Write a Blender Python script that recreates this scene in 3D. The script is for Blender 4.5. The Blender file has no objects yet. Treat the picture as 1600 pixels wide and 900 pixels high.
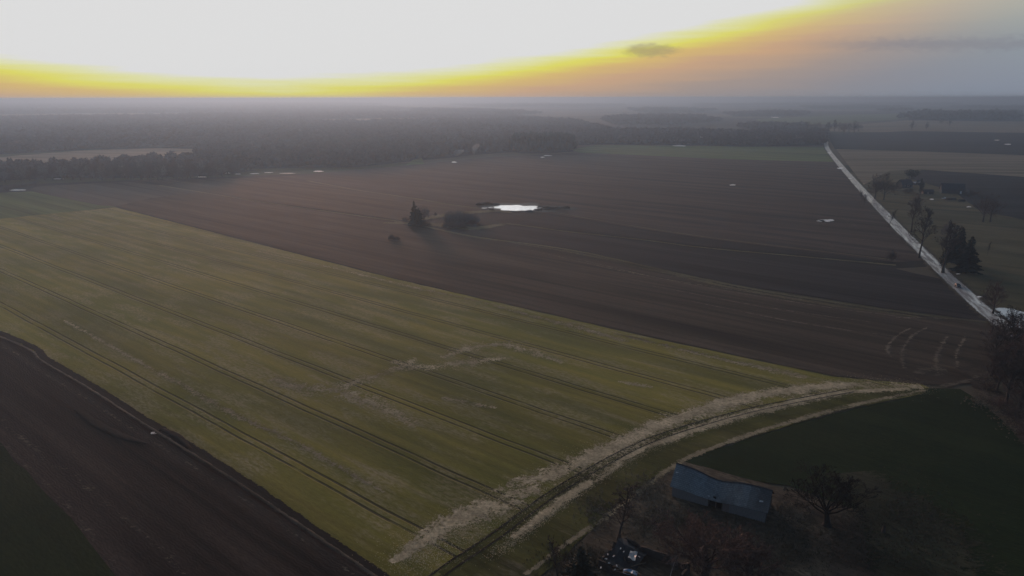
import bpy, bmesh, math, random
import numpy as np
from mathutils import Vector, Matrix

# ------------------------------------------------------------------ camera
SC = bpy.context.scene
COL = SC.collection
H, F = 80.0, 1067.0                       # drone height in metres, focal length in photo pixels
PITCH = math.atan(297 / F)
cam_data = bpy.data.cameras.new("camera")
cam_data.sensor_width = 36.0
cam_data.lens = 36.0 * F / 1600
cam_data.clip_start, cam_data.clip_end = 0.5, 200000
cam = bpy.data.objects.new("camera", cam_data)
COL.objects.link(cam)
cam.location = (0, 0, H)
cam.rotation_mode = 'QUATERNION'
cam.rotation_quaternion = (Matrix.Rotation(math.pi / 2 - PITCH, 3, 'X') @ Matrix.Rotation(math.radians(-0.1), 3, 'Z')).to_quaternion()
SC.camera = cam
SC.view_settings.view_transform = 'Standard'
SC.view_settings.look = 'None'
SC.view_settings.exposure = 0.0
SC.view_settings.gamma = 1.0
SC.view_settings.use_curve_mapping = False
SC.cycles.volume_bounces = 0
SC.cycles.max_bounces = 6
SC.cycles.transparent_max_bounces = 16

SUN_AZ, SUN_EL = -17.0, 5.0              # degrees right of the view axis, above the horizon

# ------------------------------------------------------------------ node helpers
class Nodes:
    def __init__(s, tree):
        s.t = tree
        tree.nodes.clear()
    def n(s, kind, **kw):
        nd = s.t.nodes.new(kind)
        for k, v in kw.items():
            setattr(nd, k, v)
        return nd
    def put(s, sock, v):
        if isinstance(v, bpy.types.NodeSocket):
            s.t.links.new(v, sock)
        elif v is not None:
            if sock.type == 'RGBA' and len(v) == 3:
                v = (*v, 1)
            sock.default_value = v
    def m(s, op, a, b=None, c=None, clamp=False):
        nd = s.n('ShaderNodeMath', operation=op, use_clamp=clamp)
        for i, v in enumerate((a, b, c)):
            if v is not None:
                s.put(nd.inputs[i], v)
        return nd.outputs[0]
    def smooth(s, x, a, b, lo=0.0, hi=1.0):
        nd = s.n('ShaderNodeMapRange', interpolation_type='SMOOTHSTEP')
        s.put(nd.inputs[0], x)
        for i, v in enumerate((a, b, lo, hi)):
            nd.inputs[i + 1].default_value = v
        return nd.outputs[0]
    def mix(s, f, a, b, mode='MIX'):
        nd = s.n('ShaderNodeMix', data_type='RGBA', blend_type=mode)
        s.put(nd.inputs[0], f); s.put(nd.inputs[6], a); s.put(nd.inputs[7], b)
        return nd.outputs[2]
    def ramp(s, x, stops):
        nd = s.n('ShaderNodeValToRGB')
        el = nd.color_ramp.elements
        while len(el) < len(stops):
            el.new(0.5)
        for e, (p, c) in zip(el, stops):
            e.position = p
            e.color = (*c, 1)
        s.put(nd.inputs[0], x)
        return nd.outputs[0]
    def noise(s, vec, scale, detail=3.0, rough=0.55, dist=0.0):
        nd = s.n('ShaderNodeTexNoise')
        s.put(nd.inputs['Vector'], vec)
        nd.inputs['Scale'].default_value = scale
        nd.inputs['Detail'].default_value = detail
        nd.inputs['Roughness'].default_value = rough
        nd.inputs['Distortion'].default_value = dist
        return nd.outputs[0]
    def mapping(s, vec, rot=0.0, scale=(1, 1, 1), loc=(0, 0, 0)):
        nd = s.n('ShaderNodeMapping')
        s.put(nd.inputs[0], vec)
        nd.inputs[1].default_value = loc
        nd.inputs[2].default_value = (0, 0, rot)
        nd.inputs[3].default_value = scale
        return nd.outputs[0]
    def xyz(s, vec):
        nd = s.n('ShaderNodeSeparateXYZ')
        s.put(nd.inputs[0], vec)
        return nd.outputs

def srgb(r, g, b):
    f = lambda c: ((c / 255 + 0.055) / 1.055) ** 2.4 if c > 10 else c / 255 / 12.92
    return (f(r), f(g), f(b))

# ------------------------------------------------------------------ sky
world = bpy.data.worlds.new("World")
SC.world = world
world.use_nodes = True
N = Nodes(world.node_tree)
out = N.n('ShaderNodeOutputWorld')
bg = N.n('ShaderNodeBackground')
d = N.n('ShaderNodeTexCoord').outputs['Generated']
x, y, z = N.xyz(d)
DEG = 180 / math.pi
el = N.m('MULTIPLY', N.m('ARCSINE', z), DEG)
az = N.m('MULTIPLY', N.m('ARCTAN2', x, y), DEG)
dl = N.m('ABSOLUTE', N.m('ADD', az, 19.0))
edge = N.m('ADD', N.m('MULTIPLY', N.m('POWER', dl, 1.57), 0.0155), 0.45)
streak = N.noise(N.mapping(d, scale=(3, 3, 60)), 2.0, 4, 0.5)
t = N.m('ADD', N.m('SUBTRACT', el, edge), N.m('MULTIPLY', N.m('SUBTRACT', streak, 0.5), 1.1))
tt = N.m('DIVIDE', N.m('ADD', t, 8.0), 10.0, clamp=True)
P_ = lambda v: (v + 8) / 10
veil = N.ramp(tt, [(P_(-8), srgb(132, 140, 154)), (P_(-5.6), srgb(142, 140, 146)), (P_(-3.6), srgb(163, 148, 141)),
                   (P_(-1.7), srgb(198, 163, 132)), (P_(-0.75), srgb(212, 182, 118)), (P_(-0.05), srgb(221, 216, 102)),
                   (P_(0.6), srgb(222, 222, 172)), (P_(1.15), srgb(221, 221, 221))])
away = N.m('MULTIPLY', N.smooth(dl, 39, 60), 0.9)
veil = N.mix(away, veil, N.mix(N.smooth(el, 0, 7), srgb(136, 143, 157), srgb(152, 166, 167)))
veil = N.mix(N.m('MULTIPLY', N.smooth(el, 3.2, 8.0), N.m('MULTIPLY', N.smooth(t, 1.2, -0.6), 0.55)), veil, srgb(196, 190, 172))
veil = N.mix(N.smooth(dl, 60, 110), veil, srgb(116, 144, 186))
# the small dark cloud low over the fields and a faint bar to its right
wob = N.m('MULTIPLY', N.m('SUBTRACT', N.noise(N.mapping(d, scale=(1, 1, 3)), 75, 6, 0.65), 0.5), 2.4)
ca = N.m('DIVIDE', N.m('SUBTRACT', az, 10.9), 2.1)
ce = N.m('DIVIDE', N.m('SUBTRACT', el, 3.55), 0.5)
cr = N.m('ADD', N.m('ADD', N.m('POWER', N.m('ABSOLUTE', ca), 2.0), N.m('POWER', N.m('ABSOLUTE', ce), 2.0)), wob)
veil = N.mix(N.m('MULTIPLY', N.smooth(cr, 1.6, 0.0), 0.6), veil, srgb(152, 138, 120))
be = N.m('DIVIDE', N.m('SUBTRACT', el, N.m('ADD', N.m('MULTIPLY', az, -0.03), 4.4)), 0.55)
bar = N.m('MULTIPLY', N.smooth(N.m('ADD', N.m('ABSOLUTE', be), wob), 1.2, 0.0), N.smooth(az, 20, 29))
veil = N.mix(N.m('MULTIPLY', bar, 0.45), veil, srgb(128, 128, 138))
# brighter core round the veiled sun, above the picture
core = N.m('MULTIPLY', N.smooth(el, 8.5, 13), N.smooth(dl, 34, 4))
core = N.m('ADD', N.m('MULTIPLY', core, 9.0), 1.0)
veil_hot = N.mix(1.0, veil, N.n('ShaderNodeCombineXYZ').outputs[0], 'MULTIPLY')
comb = veil_hot.node.inputs[7].links[0].from_node
for i in range(3):
    N.put(comb.inputs[i], core)
sky = N.n('ShaderNodeTexSky', sky_type='NISHITA')
sky.sun_disc = False
sky.sun_elevation = math.radians(SUN_EL)
sky.sun_rotation = math.radians(SUN_AZ)
sky.air_density, sky.dust_density, sky.ozone_density = 1.2, 3.0, 2.0
SKY_STRENGTH = 0.125
skyc = N.mix(1.0, sky.outputs[0], (SKY_STRENGTH,) * 3, 'MULTIPLY')
N.put(bg.inputs[0], N.mix(N.smooth(el, 12, 34), veil_hot, skyc))
bg.inputs[1].default_value = 1.0
N.t.links.new(bg.outputs[0], out.inputs[0])

# ------------------------------------------------------------------ sun (veiled, low, ahead and to the left)
sd = bpy.data.lights.new("sun", 'SUN')
sd.energy = 2.6
sd.angle = math.radians(9)
sd.color = (1.0, 0.445, 0.235)
sun = bpy.data.objects.new("sun", sd)
COL.objects.link(sun)
a, e = math.radians(SUN_AZ), math.radians(SUN_EL)
sun_dir = Vector((math.sin(a) * math.cos(e), math.cos(a) * math.cos(e), math.sin(e)))
sun.rotation_mode = 'QUATERNION'
sun.rotation_quaternion = sun_dir.to_track_quat('Z', 'Y')

# ------------------------------------------------------------------ survey helpers: photo pixel -> metres on the ground
CP, SP = math.cos(PITCH), math.sin(PITCH)
def G(u, v):
    xx, yy = (u - 800) / F, (450 - v) / F
    k = -H / (yy * CP - SP)
    return (xx * k, (CP + yy * SP) * k)
def depth(x, y, z=0.0):
    return y * CP - (z - H) * SP
def height(u, v, vt):
    x, y = G(u, v)
    c = (450 - vt) / F
    # (y SP + w CP) = c (y CP - w SP), w = z - H
    w = y * (c * CP - SP) / (CP + c * SP)
    return w + H
def px_m(u, v):
    x, y = G(u, v)
    return depth(x, y) / F                 # metres per photo pixel there

def tag(o, label=None, cat=None, group=None, kind=None):
    if label: o['label'] = label
    if cat: o['category'] = cat
    if group: o['group'] = group
    if kind: o['kind'] = kind
    return o
def mesh_obj(name, verts, faces, mat, parent=None, smooth=False, loc=None):
    me = bpy.data.meshes.new(name)
    if isinstance(faces, np.ndarray):
        nf, k = faces.shape
        verts = np.asarray(verts, dtype=np.float32)
        me.vertices.add(len(verts)); me.vertices.foreach_set('co', verts.ravel())
        me.loops.add(nf * k); me.loops.foreach_set('vertex_index', faces.astype(np.int32).ravel())
        me.polygons.add(nf)
        me.polygons.foreach_set('loop_start', np.arange(0, nf * k, k, dtype=np.int32))
        me.update(calc_edges=True)
    else:
        me.from_pydata([tuple(v) for v in verts], [], faces)
        me.update()
    me.materials.append(mat)
    if smooth:
        me.polygons.foreach_set('use_smooth', [True] * len(me.polygons))
    o = bpy.data.objects.new(name, me)
    COL.objects.link(o)
    if parent: o.parent = parent
    if loc: o.location = loc
    return o
def empty(name, loc, rz=0.0):
    o = bpy.data.objects.new(name, None)
    COL.objects.link(o)
    o.location = loc
    o.rotation_euler = (0, 0, rz)
    o.empty_display_size = 0.5
    return o

# ------------------------------------------------------------------ materials
ROW = math.radians(-38.6)                 # direction the crops are drilled in
def new_mat(name):
    m = bpy.data.materials.new(name)
    m.use_nodes = True
    return m, Nodes(m.node_tree)
def finish(N, col, rough=0.9, spec=0.25, bump=None, bump_d=0.1, bump_s=0.6, alpha=None, sheen=0.0, sheen_c=(1, 0.9, 0.6)):
    o = N.n('ShaderNodeOutputMaterial')
    b = N.n('ShaderNodeBsdfPrincipled')
    N.put(b.inputs['Base Color'], col)
    N.put(b.inputs['Roughness'], rough)
    b.inputs['Specular IOR Level'].default_value = spec
    if sheen:
        b.inputs['Sheen Weight'].default_value = sheen
        b.inputs['Sheen Roughness'].default_value = 0.5
        b.inputs['Sheen Tint'].default_value = (*sheen_c, 1)
    if bump is not None:
        bn = N.n('ShaderNodeBump')
        bn.inputs['Distance'].default_value = bump_d
        bn.inputs['Strength'].default_value = bump_s
        N.put(bn.inputs['Height'], bump)
        N.t.links.new(bn.outputs[0], b.inputs['Normal'])
    if alpha is not None:
        N.put(b.inputs['Alpha'], alpha)
    N.t.links.new(b.outputs[0], o.inputs[0])
    return b
def field_colour(N, A, B, row=ROW, grain=0.35, streak=0.5, big=80.0, straw=None, straw_c=(0.20, 0.165, 0.115), tram=None, tram_c=(0.035, 0.028, 0.018), seed=0.0, dark=None, furrow=0.0, bands=1.5, fine=(0.6, 1.6)):
    co = N.n('ShaderNodeTexCoord').outputs['Object']
    v = N.mapping(co, rot=-row, loc=(seed, seed * 0.7, 0))
    raw = N.mapping(co, rot=-row)
    n1 = N.noise(v, 1 / big, 4, 0.6)
    n2 = N.noise(N.mapping(v, scale=(1 / 60, 1 / 4.0, 1)), 1.0, 4, 0.6)
    f = N.m('ADD', N.m('MULTIPLY', n1, 1 - streak), N.m('MULTIPLY', n2, streak))
    col = N.mix(N.smooth(f, 0.36, 0.64), A, B)
    n3 = N.noise(N.mapping(v, scale=(*fine, 1)), 1.0, 6, 0.7)
    n4 = N.noise(N.mapping(v, scale=(1 / 25, 1 / 7.0, 1)), 1.0, 5, 0.62)
    if straw is not None:
        sm = N.m('MULTIPLY', N.smooth(n4, straw, straw + 0.13), N.smooth(n3, 0.36, 0.62))
        col = N.mix(N.m('MULTIPLY', sm, 0.75), col, straw_c)
    if dark is not None:
        n5 = N.noise(N.mapping(v, scale=(1 / 90, 1 / 12.0, 1), loc=(7, 3, 0)), 1.0, 3, 0.5)
        col = N.mix(N.m('MULTIPLY', N.smooth(n5, 0.5, 0.68), 0.6), col, dark)
    hgt = n3
    if tram is not None:
        v0, S = tram
        _, vy, _ = N.xyz(raw)
        wv = N.m('MULTIPLY', N.m('SUBTRACT', N.noise(N.mapping(raw, scale=(1 / 40, 0, 0)), 1.0, 2), 0.5), 1.2)
        p = N.m('SUBTRACT', N.m('ADD', vy, wv), v0 - S / 2)
        p = N.m('ABSOLUTE', N.m('SUBTRACT', N.m('FLOORED_MODULO', p, S), S / 2))
        ln = N.smooth(N.m('ABSOLUTE', N.m('SUBTRACT', p, 1.0)), 0.44, 0.16)
        ln = N.m('MULTIPLY', ln, N.smooth(N.noise(N.mapping(raw, scale=(1 / 9, 1 / 5, 1)), 1.0, 3), 0.25, 0.5, 0.35, 0.95))
        # a faint paler lane beside every pass of the drill
        lane = N.smooth(N.m('ABSOLUTE', N.m('SUBTRACT', p, S / 2)), 0.9, 0.2)
        lane = N.m('MULTIPLY', lane, N.smooth(N.noise(N.mapping(raw, scale=(1 / 50, 1 / 14, 1)), 1.0, 4), 0.5, 0.64))
        col = N.mix(N.m('MULTIPLY', lane, 0.5), col, straw_c)
        col = N.mix(ln, col, tram_c)
        hgt = N.m('SUBTRACT', n3, N.m('MULTIPLY', ln, 1.5))
    if furrow:
        w = N.n('ShaderNodeTexWave', wave_type='BANDS', bands_direction='Y')
        N.put(w.inputs[0], v)
        w.inputs['Scale'].default_value = 0.5
        w.inputs['Distortion'].default_value = 9.0
        w.inputs['Detail'].default_value = 2.0
        hgt = N.m('ADD', hgt, N.m('MULTIPLY', w.outputs[1], furrow))
        col = N.mix(N.m('MULTIPLY', w.outputs[1], 0.25 * furrow), col, (0.01, 0.008, 0.007))
    if bands:
        b1 = N.noise(N.mapping(v, scale=(1 / 150, 1 / 2.6, 1), loc=(3, 9, 0)), 1.0, 4, 0.65)
        b2 = N.noise(N.mapping(v, scale=(1 / 320, 1 / 13, 1), loc=(5, 2, 0)), 1.0, 2, 0.5)
        bb = N.m('ADD', N.m('MULTIPLY', N.m('SUBTRACT', b1, 0.5), bands), N.m('MULTIPLY', N.m('SUBTRACT', b2, 0.5), bands * 1.3))
        cb_ = N.n('ShaderNodeCombineXYZ')
        for i in range(3): N.put(cb_.inputs[i], N.m('ADD', bb, 1.0))
        col = N.mix(1.0, col, cb_.outputs[0], 'MULTIPLY')
    g = N.m('ADD', N.m('MULTIPLY', N.m('SUBTRACT', n3, 0.5), grain * 2), 1.0)
    cmb = N.n('ShaderNodeCombineXYZ')
    for i in range(3): N.put(cmb.inputs[i], g)
    col = N.mix(1.0, col, cmb.outputs[0], 'MULTIPLY')
    return col, hgt
def field_mat(name, A, B, rough=0.95, spec=0.03, bump_d=0.12, alpha_edge=None, sheen=0.0, sheen_c=(1, 0.9, 0.6), **kw):
    m, N = new_mat(name)
    col, hgt = field_colour(N, A, B, **kw)
    alpha = None
    if alpha_edge is not None:
        alpha = edge_alpha(N, *alpha_edge)
    finish(N, col, rough, spec, hgt, bump_d, 0.7, alpha, sheen, sheen_c)
    return m
def edge_alpha(N, width=0.35, ragged=0.5, patchy=0.0, freq=0.5, opacity=1.0, along=0.12, iso=False):
    """ragged, soft edges for strips; uv.x runs along in metres, uv.y across 0..1"""
    uv = N.n('ShaderNodeUVMap').outputs[0]
    ux, uy, _ = N.xyz(uv)
    co = N.n('ShaderNodeTexCoord').outputs['Object']
    nz = N.noise(co, freq, 5, 0.65)
    a = N.m('MULTIPLY', N.m('ABSOLUTE', N.m('SUBTRACT', uy, 0.5)), 2.0)
    a = N.m('ADD', a, N.m('MULTIPLY', N.m('SUBTRACT', nz, 0.5), ragged * 2))
    al = N.smooth(a, 1.0 - ragged * 0.3, 1.0 - ragged * 0.3 - width)
    if patchy:
        cv = N.n('ShaderNodeCombineXYZ')
        N.put(cv.inputs[0], N.m('MULTIPLY', ux, along)); N.put(cv.inputs[1], N.m('MULTIPLY', uy, 1.6))
        al = N.m('MULTIPLY', al, N.smooth(N.noise(cv.outputs[0], 1.0, 5, 0.6), patchy - 0.1, patchy + 0.12))
    al = N.m('MULTIPLY', al, opacity)
    fine = N.noise(N.mapping(co, rot=-ROW, scale=(1.5, 1.5, 1) if iso else (0.55, 1.5, 1)), 1.0, 6, 0.85)
    return N.m('GREATER_THAN', al, N.smooth(fine, 0.24, 0.76, 0.02, 0.98))

def simple_mat(name, A, B, scale=2.0, rough=0.8, spec=0.3, stretch=(1, 1, 1), bump_d=0.03, metallic=0.0, coords='Object'):
    m, N = new_mat(name)
    co = N.mapping(N.n('ShaderNodeTexCoord').outputs[coords], scale=stretch)
    n = N.noise(co, scale, 5, 0.65)
    b = finish(N, N.mix(N.smooth(n, 0.32, 0.68), A, B), rough, spec, n, bump_d, 0.6)
    b.inputs['Metallic'].default_value = metallic
    return m

GREEN_A, GREEN_B = (0.106, 0.103, 0.018), (0.205, 0.162, 0.036)
CROP = dict(bands=0.9, grain=0.40, streak=0.45, big=70, straw=0.455, straw_c=(0.25, 0.20, 0.12), tram=(77.3, 18.9), dark=(0.058, 0.066, 0.017))
M = {}
M['ground'] = None
M['green_crop'] = field_mat('green_crop', GREEN_A, GREEN_B, sheen=0.10, sheen_c=(0.95, 1.0, 0.45), **CROP)
M['dark_grass'] = field_mat('dark_grass', (0.014, 0.024, 0.008), (0.022, 0.031, 0.010), bands=0.5, grain=0.5, streak=0.15, big=30, seed=40, bump_d=0.2)
M['rough_grass'] = field_mat('rough_grass', (0.050, 0.046, 0.028), (0.030, 0.034, 0.019), grain=0.7, streak=0.1, big=14, seed=11, bump_d=0.25, straw=0.60, straw_c=(0.10, 0.085, 0.06))
M['yard'] = field_mat('yard', (0.060, 0.048, 0.036), (0.110, 0.085, 0.062), bands=0.2, grain=0.8, streak=0.1, big=9, seed=5, bump_d=0.25, straw=0.50, straw_c=(0.15, 0.12, 0.088))
M['plough'] = field_mat('plough', (0.060, 0.045, 0.033), (0.088, 0.065, 0.047), grain=0.5, streak=0.65, big=110, seed=3, dark=(0.034, 0.026, 0.022), bands=1.5, furrow=0.2)
M['plough_far'] = field_mat('plough_far', (0.060, 0.044, 0.037), (0.082, 0.061, 0.050), grain=0.3, bands=1.1, streak=0.6, big=160, seed=17, dark=(0.036, 0.028, 0.029))
M['plough_dark'] = field_mat('plough_dark', (0.030, 0.026, 0.026), (0.040, 0.034, 0.032), grain=0.4, streak=0.6, big=90, seed=29, furrow=0.12)
M['plough_near'] = field_mat('plough_near', (0.026, 0.019, 0.016), (0.042, 0.030, 0.025), grain=0.7, streak=0.75, big=40, seed=53, bands=2.2, dark=(0.015, 0.011, 0.010), furrow=0.22)
M['plough_blue'] = field_mat('plough_blue', (0.022, 0.022, 0.025), (0.030, 0.029, 0.032), grain=0.2, streak=0.6, big=200, seed=61, row=math.radians(-6))
M['stubble'] = field_mat('stubble', (0.215, 0.175, 0.125), (0.165, 0.140, 0.098), grain=0.2, streak=0.7, big=200, seed=71, row=math.radians(-8))
M['meadow'] = field_mat('meadow', (0.084, 0.076, 0.042), (0.122, 0.104, 0.060), bands=0.35, grain=0.45, streak=0.15, big=50, seed=83, dark=(0.040, 0.040, 0.026), straw=0.63)
M['far_green'] = field_mat('far_green', (0.085, 0.125, 0.042), (0.115, 0.140, 0.055), grain=0.2, streak=0.5, big=120, seed=97)
M['light_soil'] = field_mat('light_soil', (0.090, 0.071, 0.057), (0.074, 0.058, 0.047), grain=0.3, streak=0.4, big=90, seed=101)
M['forest_floor'] = field_mat('forest_floor', (0.030, 0.024, 0.022), (0.045, 0.036, 0.030), grain=0.3, streak=0.1, big=60, seed=107)

# the open country out to the horizon: a patchwork of fields, woods and fallow
m, N = new_mat('country')
co = N.n('ShaderNodeTexCoord').outputs['Object']
wv = N.n('ShaderNodeTexVoronoi')
N.put(wv.inputs[0], N.mapping(co, rot=0.35, scale=(1 / 900, 1 / 520, 1)))
wv.inputs['Scale'].default_value = 1.0
cr, cg, cb = N.xyz(wv.outputs['Color'])
base = N.ramp(cr, [(0.0, (0.035, 0.03, 0.028)), (0.3, (0.05, 0.05, 0.03)), (0.5, (0.08, 0.085, 0.04)), (0.72, (0.13, 0.105, 0.075)), (1.0, (0.16, 0.13, 0.09))])
base.node.color_ramp.interpolation = 'CONSTANT'
nn = N.noise(co, 1 / 40, 5, 0.6)
base = N.mix(N.m('MULTIPLY', nn, 0.5), base, (0.04, 0.037, 0.028))
finish(N, base, 0.95, 0.03, nn, 0.3)
M['ground'] = m

# ------------------------------------------------------------------ sheets and strips
rng0 = random.Random(7)
def densify(pts, step, jit, rng, closed=True):
    res = []
    n = len(pts)
    for i in range(n if closed else n - 1):
        a, b = Vector(pts[i]), Vector(pts[(i + 1) % n])
        L = (b - a).length
        k = max(1, min(200, int(L / step)))
        nrm = Vector((-(b - a).y, (b - a).x)).normalized() if L > 0 else Vector((0, 0))
        for j in range(k):
            q = a.lerp(b, j / k)
            if j: q = q + nrm * rng.gauss(0, jit)
            res.append((q.x, q.y))
    if not closed: res.append(tuple(pts[-1]))
    return res
def smooth_line(pts, n=10):
    P = [np.array(p, float) for p in pts]
    P = [2 * P[0] - P[1]] + P + [2 * P[-1] - P[-2]]
    res = []
    for i in range(1, len(P) - 2):
        for j in range(n):
            s = j / n
            p0, p1, p2, p3 = P[i - 1:i + 3]
            res.append(0.5 * (2 * p1 + (p2 - p0) * s + (2 * p0 - 5 * p1 + 4 * p2 - p3) * s * s + (3 * p1 - p0 - 3 * p2 + p3) * s ** 3))
    res.append(P[-2])
    return [tuple(p) for p in res]
def sheet(name, px, zz, mat, label, cat='field', step=6.0, jit=0.25, world_pts=None, kind='structure'):
    pts = world_pts or [G(*p) for p in px]
    pts = densify(pts, step, jit, rng0)
    bm = bmesh.new()
    vs = [bm.verts.new((p[0], p[1], zz)) for p in pts]
    f = bm.faces.new(vs)
    f.normal_update()
    if f.normal.z < 0: f.normal_flip()
    bmesh.ops.triangulate(bm, faces=[f], ngon_method='EAR_CLIP')
    me = bpy.data.meshes.new(name)
    bm.to_mesh(me); bm.free()
    me.materials.append(mat)
    o = bpy.data.objects.new(name, me)
    COL.objects.link(o)
    return tag(o, label, cat, kind=kind)
STRIP_N = 0
def strip(name, px, width, zz, mat, label, cat='track', n=10, world_pts=None, ridge=0.0, kind='structure', across=2, off=0.0):
    pts = [np.array(p) for p in smooth_line(world_pts or [G(*p) for p in px], n)]
    w = width if isinstance(width, (list, tuple)) else [width, width]
    global STRIP_N
    STRIP_N += 1
    zz += 0.0009 * (STRIP_N % 40)
    m_ = len(pts)
    verts, uvs, faces = [], [], []
    s = 0.0
    for i, p in enumerate(pts):
        t_ = pts[min(i + 1, m_ - 1)] - pts[max(i - 1, 0)]
        t_ = t_ / np.linalg.norm(t_)
        nrm = np.array((-t_[1], t_[0]))
        if i: s += np.linalg.norm(p - pts[i - 1])
        ww = np.interp(i / (m_ - 1), np.linspace(0, 1, len(w)), w)
        for j in range(across + 1):
            c = j / across
            q = p + nrm * (ww * (c - 0.5) + off)
            hz = ridge * (1 - (2 * c - 1) ** 2) ** 0.7 * (0.75 + 0.5 * rng0.random()) if ridge else 0.0
            verts.append((q[0], q[1], zz + hz)); uvs.append((s, c))
    k = across + 1
    for i in range(m_ - 1):
        for j in range(across):
            a = i * k + j
            faces.append((a, a + k, a + k + 1, a + 1))
    o = mesh_obj(name, verts, faces, mat, smooth=bool(ridge))
    me = o.data
    ul = me.uv_layers.new(name='UVMap')
    for lp in me.loops:
        ul.data[lp.index].uv = uvs[lp.vertex_index]
    if me.polygons[0].normal.z < 0:
        me.flip_normals()
    return tag(o, label, cat, kind=kind)

# --- ground to the horizon
R = 40000
gv = [(-R, -R, 0), (R, -R, 0), (R, R, 0), (-R, R, 0)]
tag(mesh_obj('ground', gv, [(0, 1, 2, 3)], M['ground']), 'flat open country of fields and fallow reaching the horizon', 'ground', kind='structure')

# --- haze: one closed box, the sky outside it
m, N = new_mat('haze_air')
o_ = N.n('ShaderNodeOutputMaterial')
pv = N.n('ShaderNodeVolumePrincipled')
pv.inputs['Color'].default_value = (0.28, 0.43, 0.605, 1)
pv.inputs['Density'].default_value = 0.00031
pv.inputs['Anisotropy'].default_value = 0.5
pv.inputs['Density Attribute'].default_value = ''
pv.inputs['Temperature Attribute'].default_value = ''
N.t.links.new(pv.outputs[0], o_.inputs['Volume'])
hb, zt = R + 500, H + 5
hv = [(sx * hb, sy * hb, zz) for zz in (-1.2, zt) for sx, sy in ((-1, -1), (1, -1), (1, 1), (-1, 1))]
hz = mesh_obj('haze', hv, [(3, 2, 1, 0), (4, 5, 6, 7), (0, 1, 5, 4), (1, 2, 6, 5), (2, 3, 7, 6), (3, 0, 4, 7)], m)
tag(hz, 'pale evening haze lying over the whole plain', 'haze', kind='stuff')

# --- fields, far to near (each sheet a little above the one below)
sheet('field', [(-260, 262), (0, 244), (130, 234), (250, 231), (302, 232), (306, 246), (200, 251), (60, 262), (-260, 290)], 0.10, M['stubble'],
      'pale tan field enclosed by woods at far left')
sheet('field', [(1280, 206), (1300, 199), (1420, 189), (1600, 191), (1900, 196), (1900, 216), (1600, 210), (1400, 208)], 0.08, M['stubble'],
      'pale strip of stubble in front of the dark wood at far right')
sheet('field', [(1180, 187), (1300, 181), (1420, 178), (1420, 186), (1300, 195), (1200, 197)], 0.06, M['far_green'],
      'thin greenish field far beyond the end of the road')
sheet('field', [(1292, 211), (1420, 206), (1600, 209), (1950, 216), (1950, 262), (1600, 244), (1440, 238), (1305, 234)], 0.12, M['plough_blue'],
      'dark blue-grey ploughed field between two pale strips at far right')
sheet('field', [(1307, 234), (1440, 238), (1600, 244), (1950, 262), (1950, 310), (1600, 278), (1440, 266), (1390, 268), (1350, 290), (1334, 270)], 0.15, M['stubble'],
      'tan stubble field behind the distant farm')
sheet('field', [(1440, 267), (1600, 278), (1950, 310), (1950, 400), (1600, 345), (1530, 330), (1490, 300), (1420, 280)], 0.15, M['plough_blue'],
      'dark bluish field beside the distant farm')
sheet('meadow', [(1320, 268), (1334, 271), (1345, 283), (1388, 266), (1440, 265), (1500, 290), (1530, 329), (1600, 344), (1950, 400), (1950, 640), (1640, 540), (1560, 478), (1490, 442), (1430, 384), (1380, 333)], 0.13, M['meadow'],
      'olive brown meadow right of the road around the farm')
sheet('field', [(893, 234), (930, 227), (1100, 229), (1287, 231), (1306, 254), (1150, 250), (1000, 243), (905, 239)], 0.12, M['far_green'],
      'narrow green field left of the far end of the road')
sheet('field', [(420, 277), (640, 258), (760, 246), (900, 239), (1010, 243), (1150, 250), (1306, 254), (1356, 309), (1390, 344), (1452, 408), (1390, 411), (1200, 388), (1100, 374), (960, 352), (860, 334), (760, 326), (640, 309), (540, 294)], 0.11, M['plough_far'],
      'large mauve-brown ploughed field left of the road beyond the pond')
sheet('field', [(60, 292), (160, 283), (300, 278), (255, 290), (420, 318), (560, 337), (640, 348), (740, 370), (900, 393), (1150, 448), (1400, 488), (1548, 506), (1620, 560), (1560, 600), (1450, 603), (1300, 588), (1000, 523), (620, 435), (180, 321), (150, 320)], 0.14, M['plough'],
      'long brown ploughed strip beside the green crop', step=5, jit=0.3)
sheet('field', [(40, 296), (62, 290), (200, 283), (255, 290), (310, 300), (235, 309), (181, 322), (156, 320)], 0.17, M['light_soil'],
      'lighter bare soil at the far end of the brown strip')
sheet('field', [(258, 290), (300, 279), (420, 277), (540, 294), (640, 309), (690, 318), (760, 327), (700, 340), (640, 346), (560, 335), (420, 316)], 0.18, M['plough'],
      'dark brown field behind the field spruces')
sheet('field', [(765, 353), (790, 351), (905, 366), (1100, 392), (1390, 419), (1480, 440), (1545, 504), (1400, 486), (1150, 446), (900, 391), (742, 368), (720, 362)], 0.18, M['plough_dark'],
      'dark charcoal ploughed field left of the car on the road')
sheet('field', [(765, 345), (868, 336), (960, 353), (1100, 375), (1395, 412), (1100, 386), (905, 362), (790, 350)], 0.17, M['plough_dark'],
      'dark wedge of soil between the grassy path and the ditch', step=4)
sheet('field', [(-400, 330), (0, 300), (50, 298), (158, 320), (182, 322), (0, 342), (-400, 395)], 0.16, M['far_green'],
      'green field beyond the upper left corner of the crop')
CROP_PX = [(-420, 388), (0, 341), (100, 331), (180, 323), (620, 437), (1000, 525), (1300, 590), (1440, 603), (1452, 608), (1440, 617), (1300, 645), (1180, 682), (1080, 714), (1040, 735), (960, 790), (900, 850), (845, 900), (800, 960), (590, 980), (520, 850), (450, 798), (300, 698), (150, 604), (0, 517), (-420, 300 + 0)]
CROP_PX[-1] = (-420, 420)
sheet('crop_field', CROP_PX, 0.20, M['green_crop'], 'large yellow-green winter crop with parallel tramlines', step=5, jit=0.22)
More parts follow.
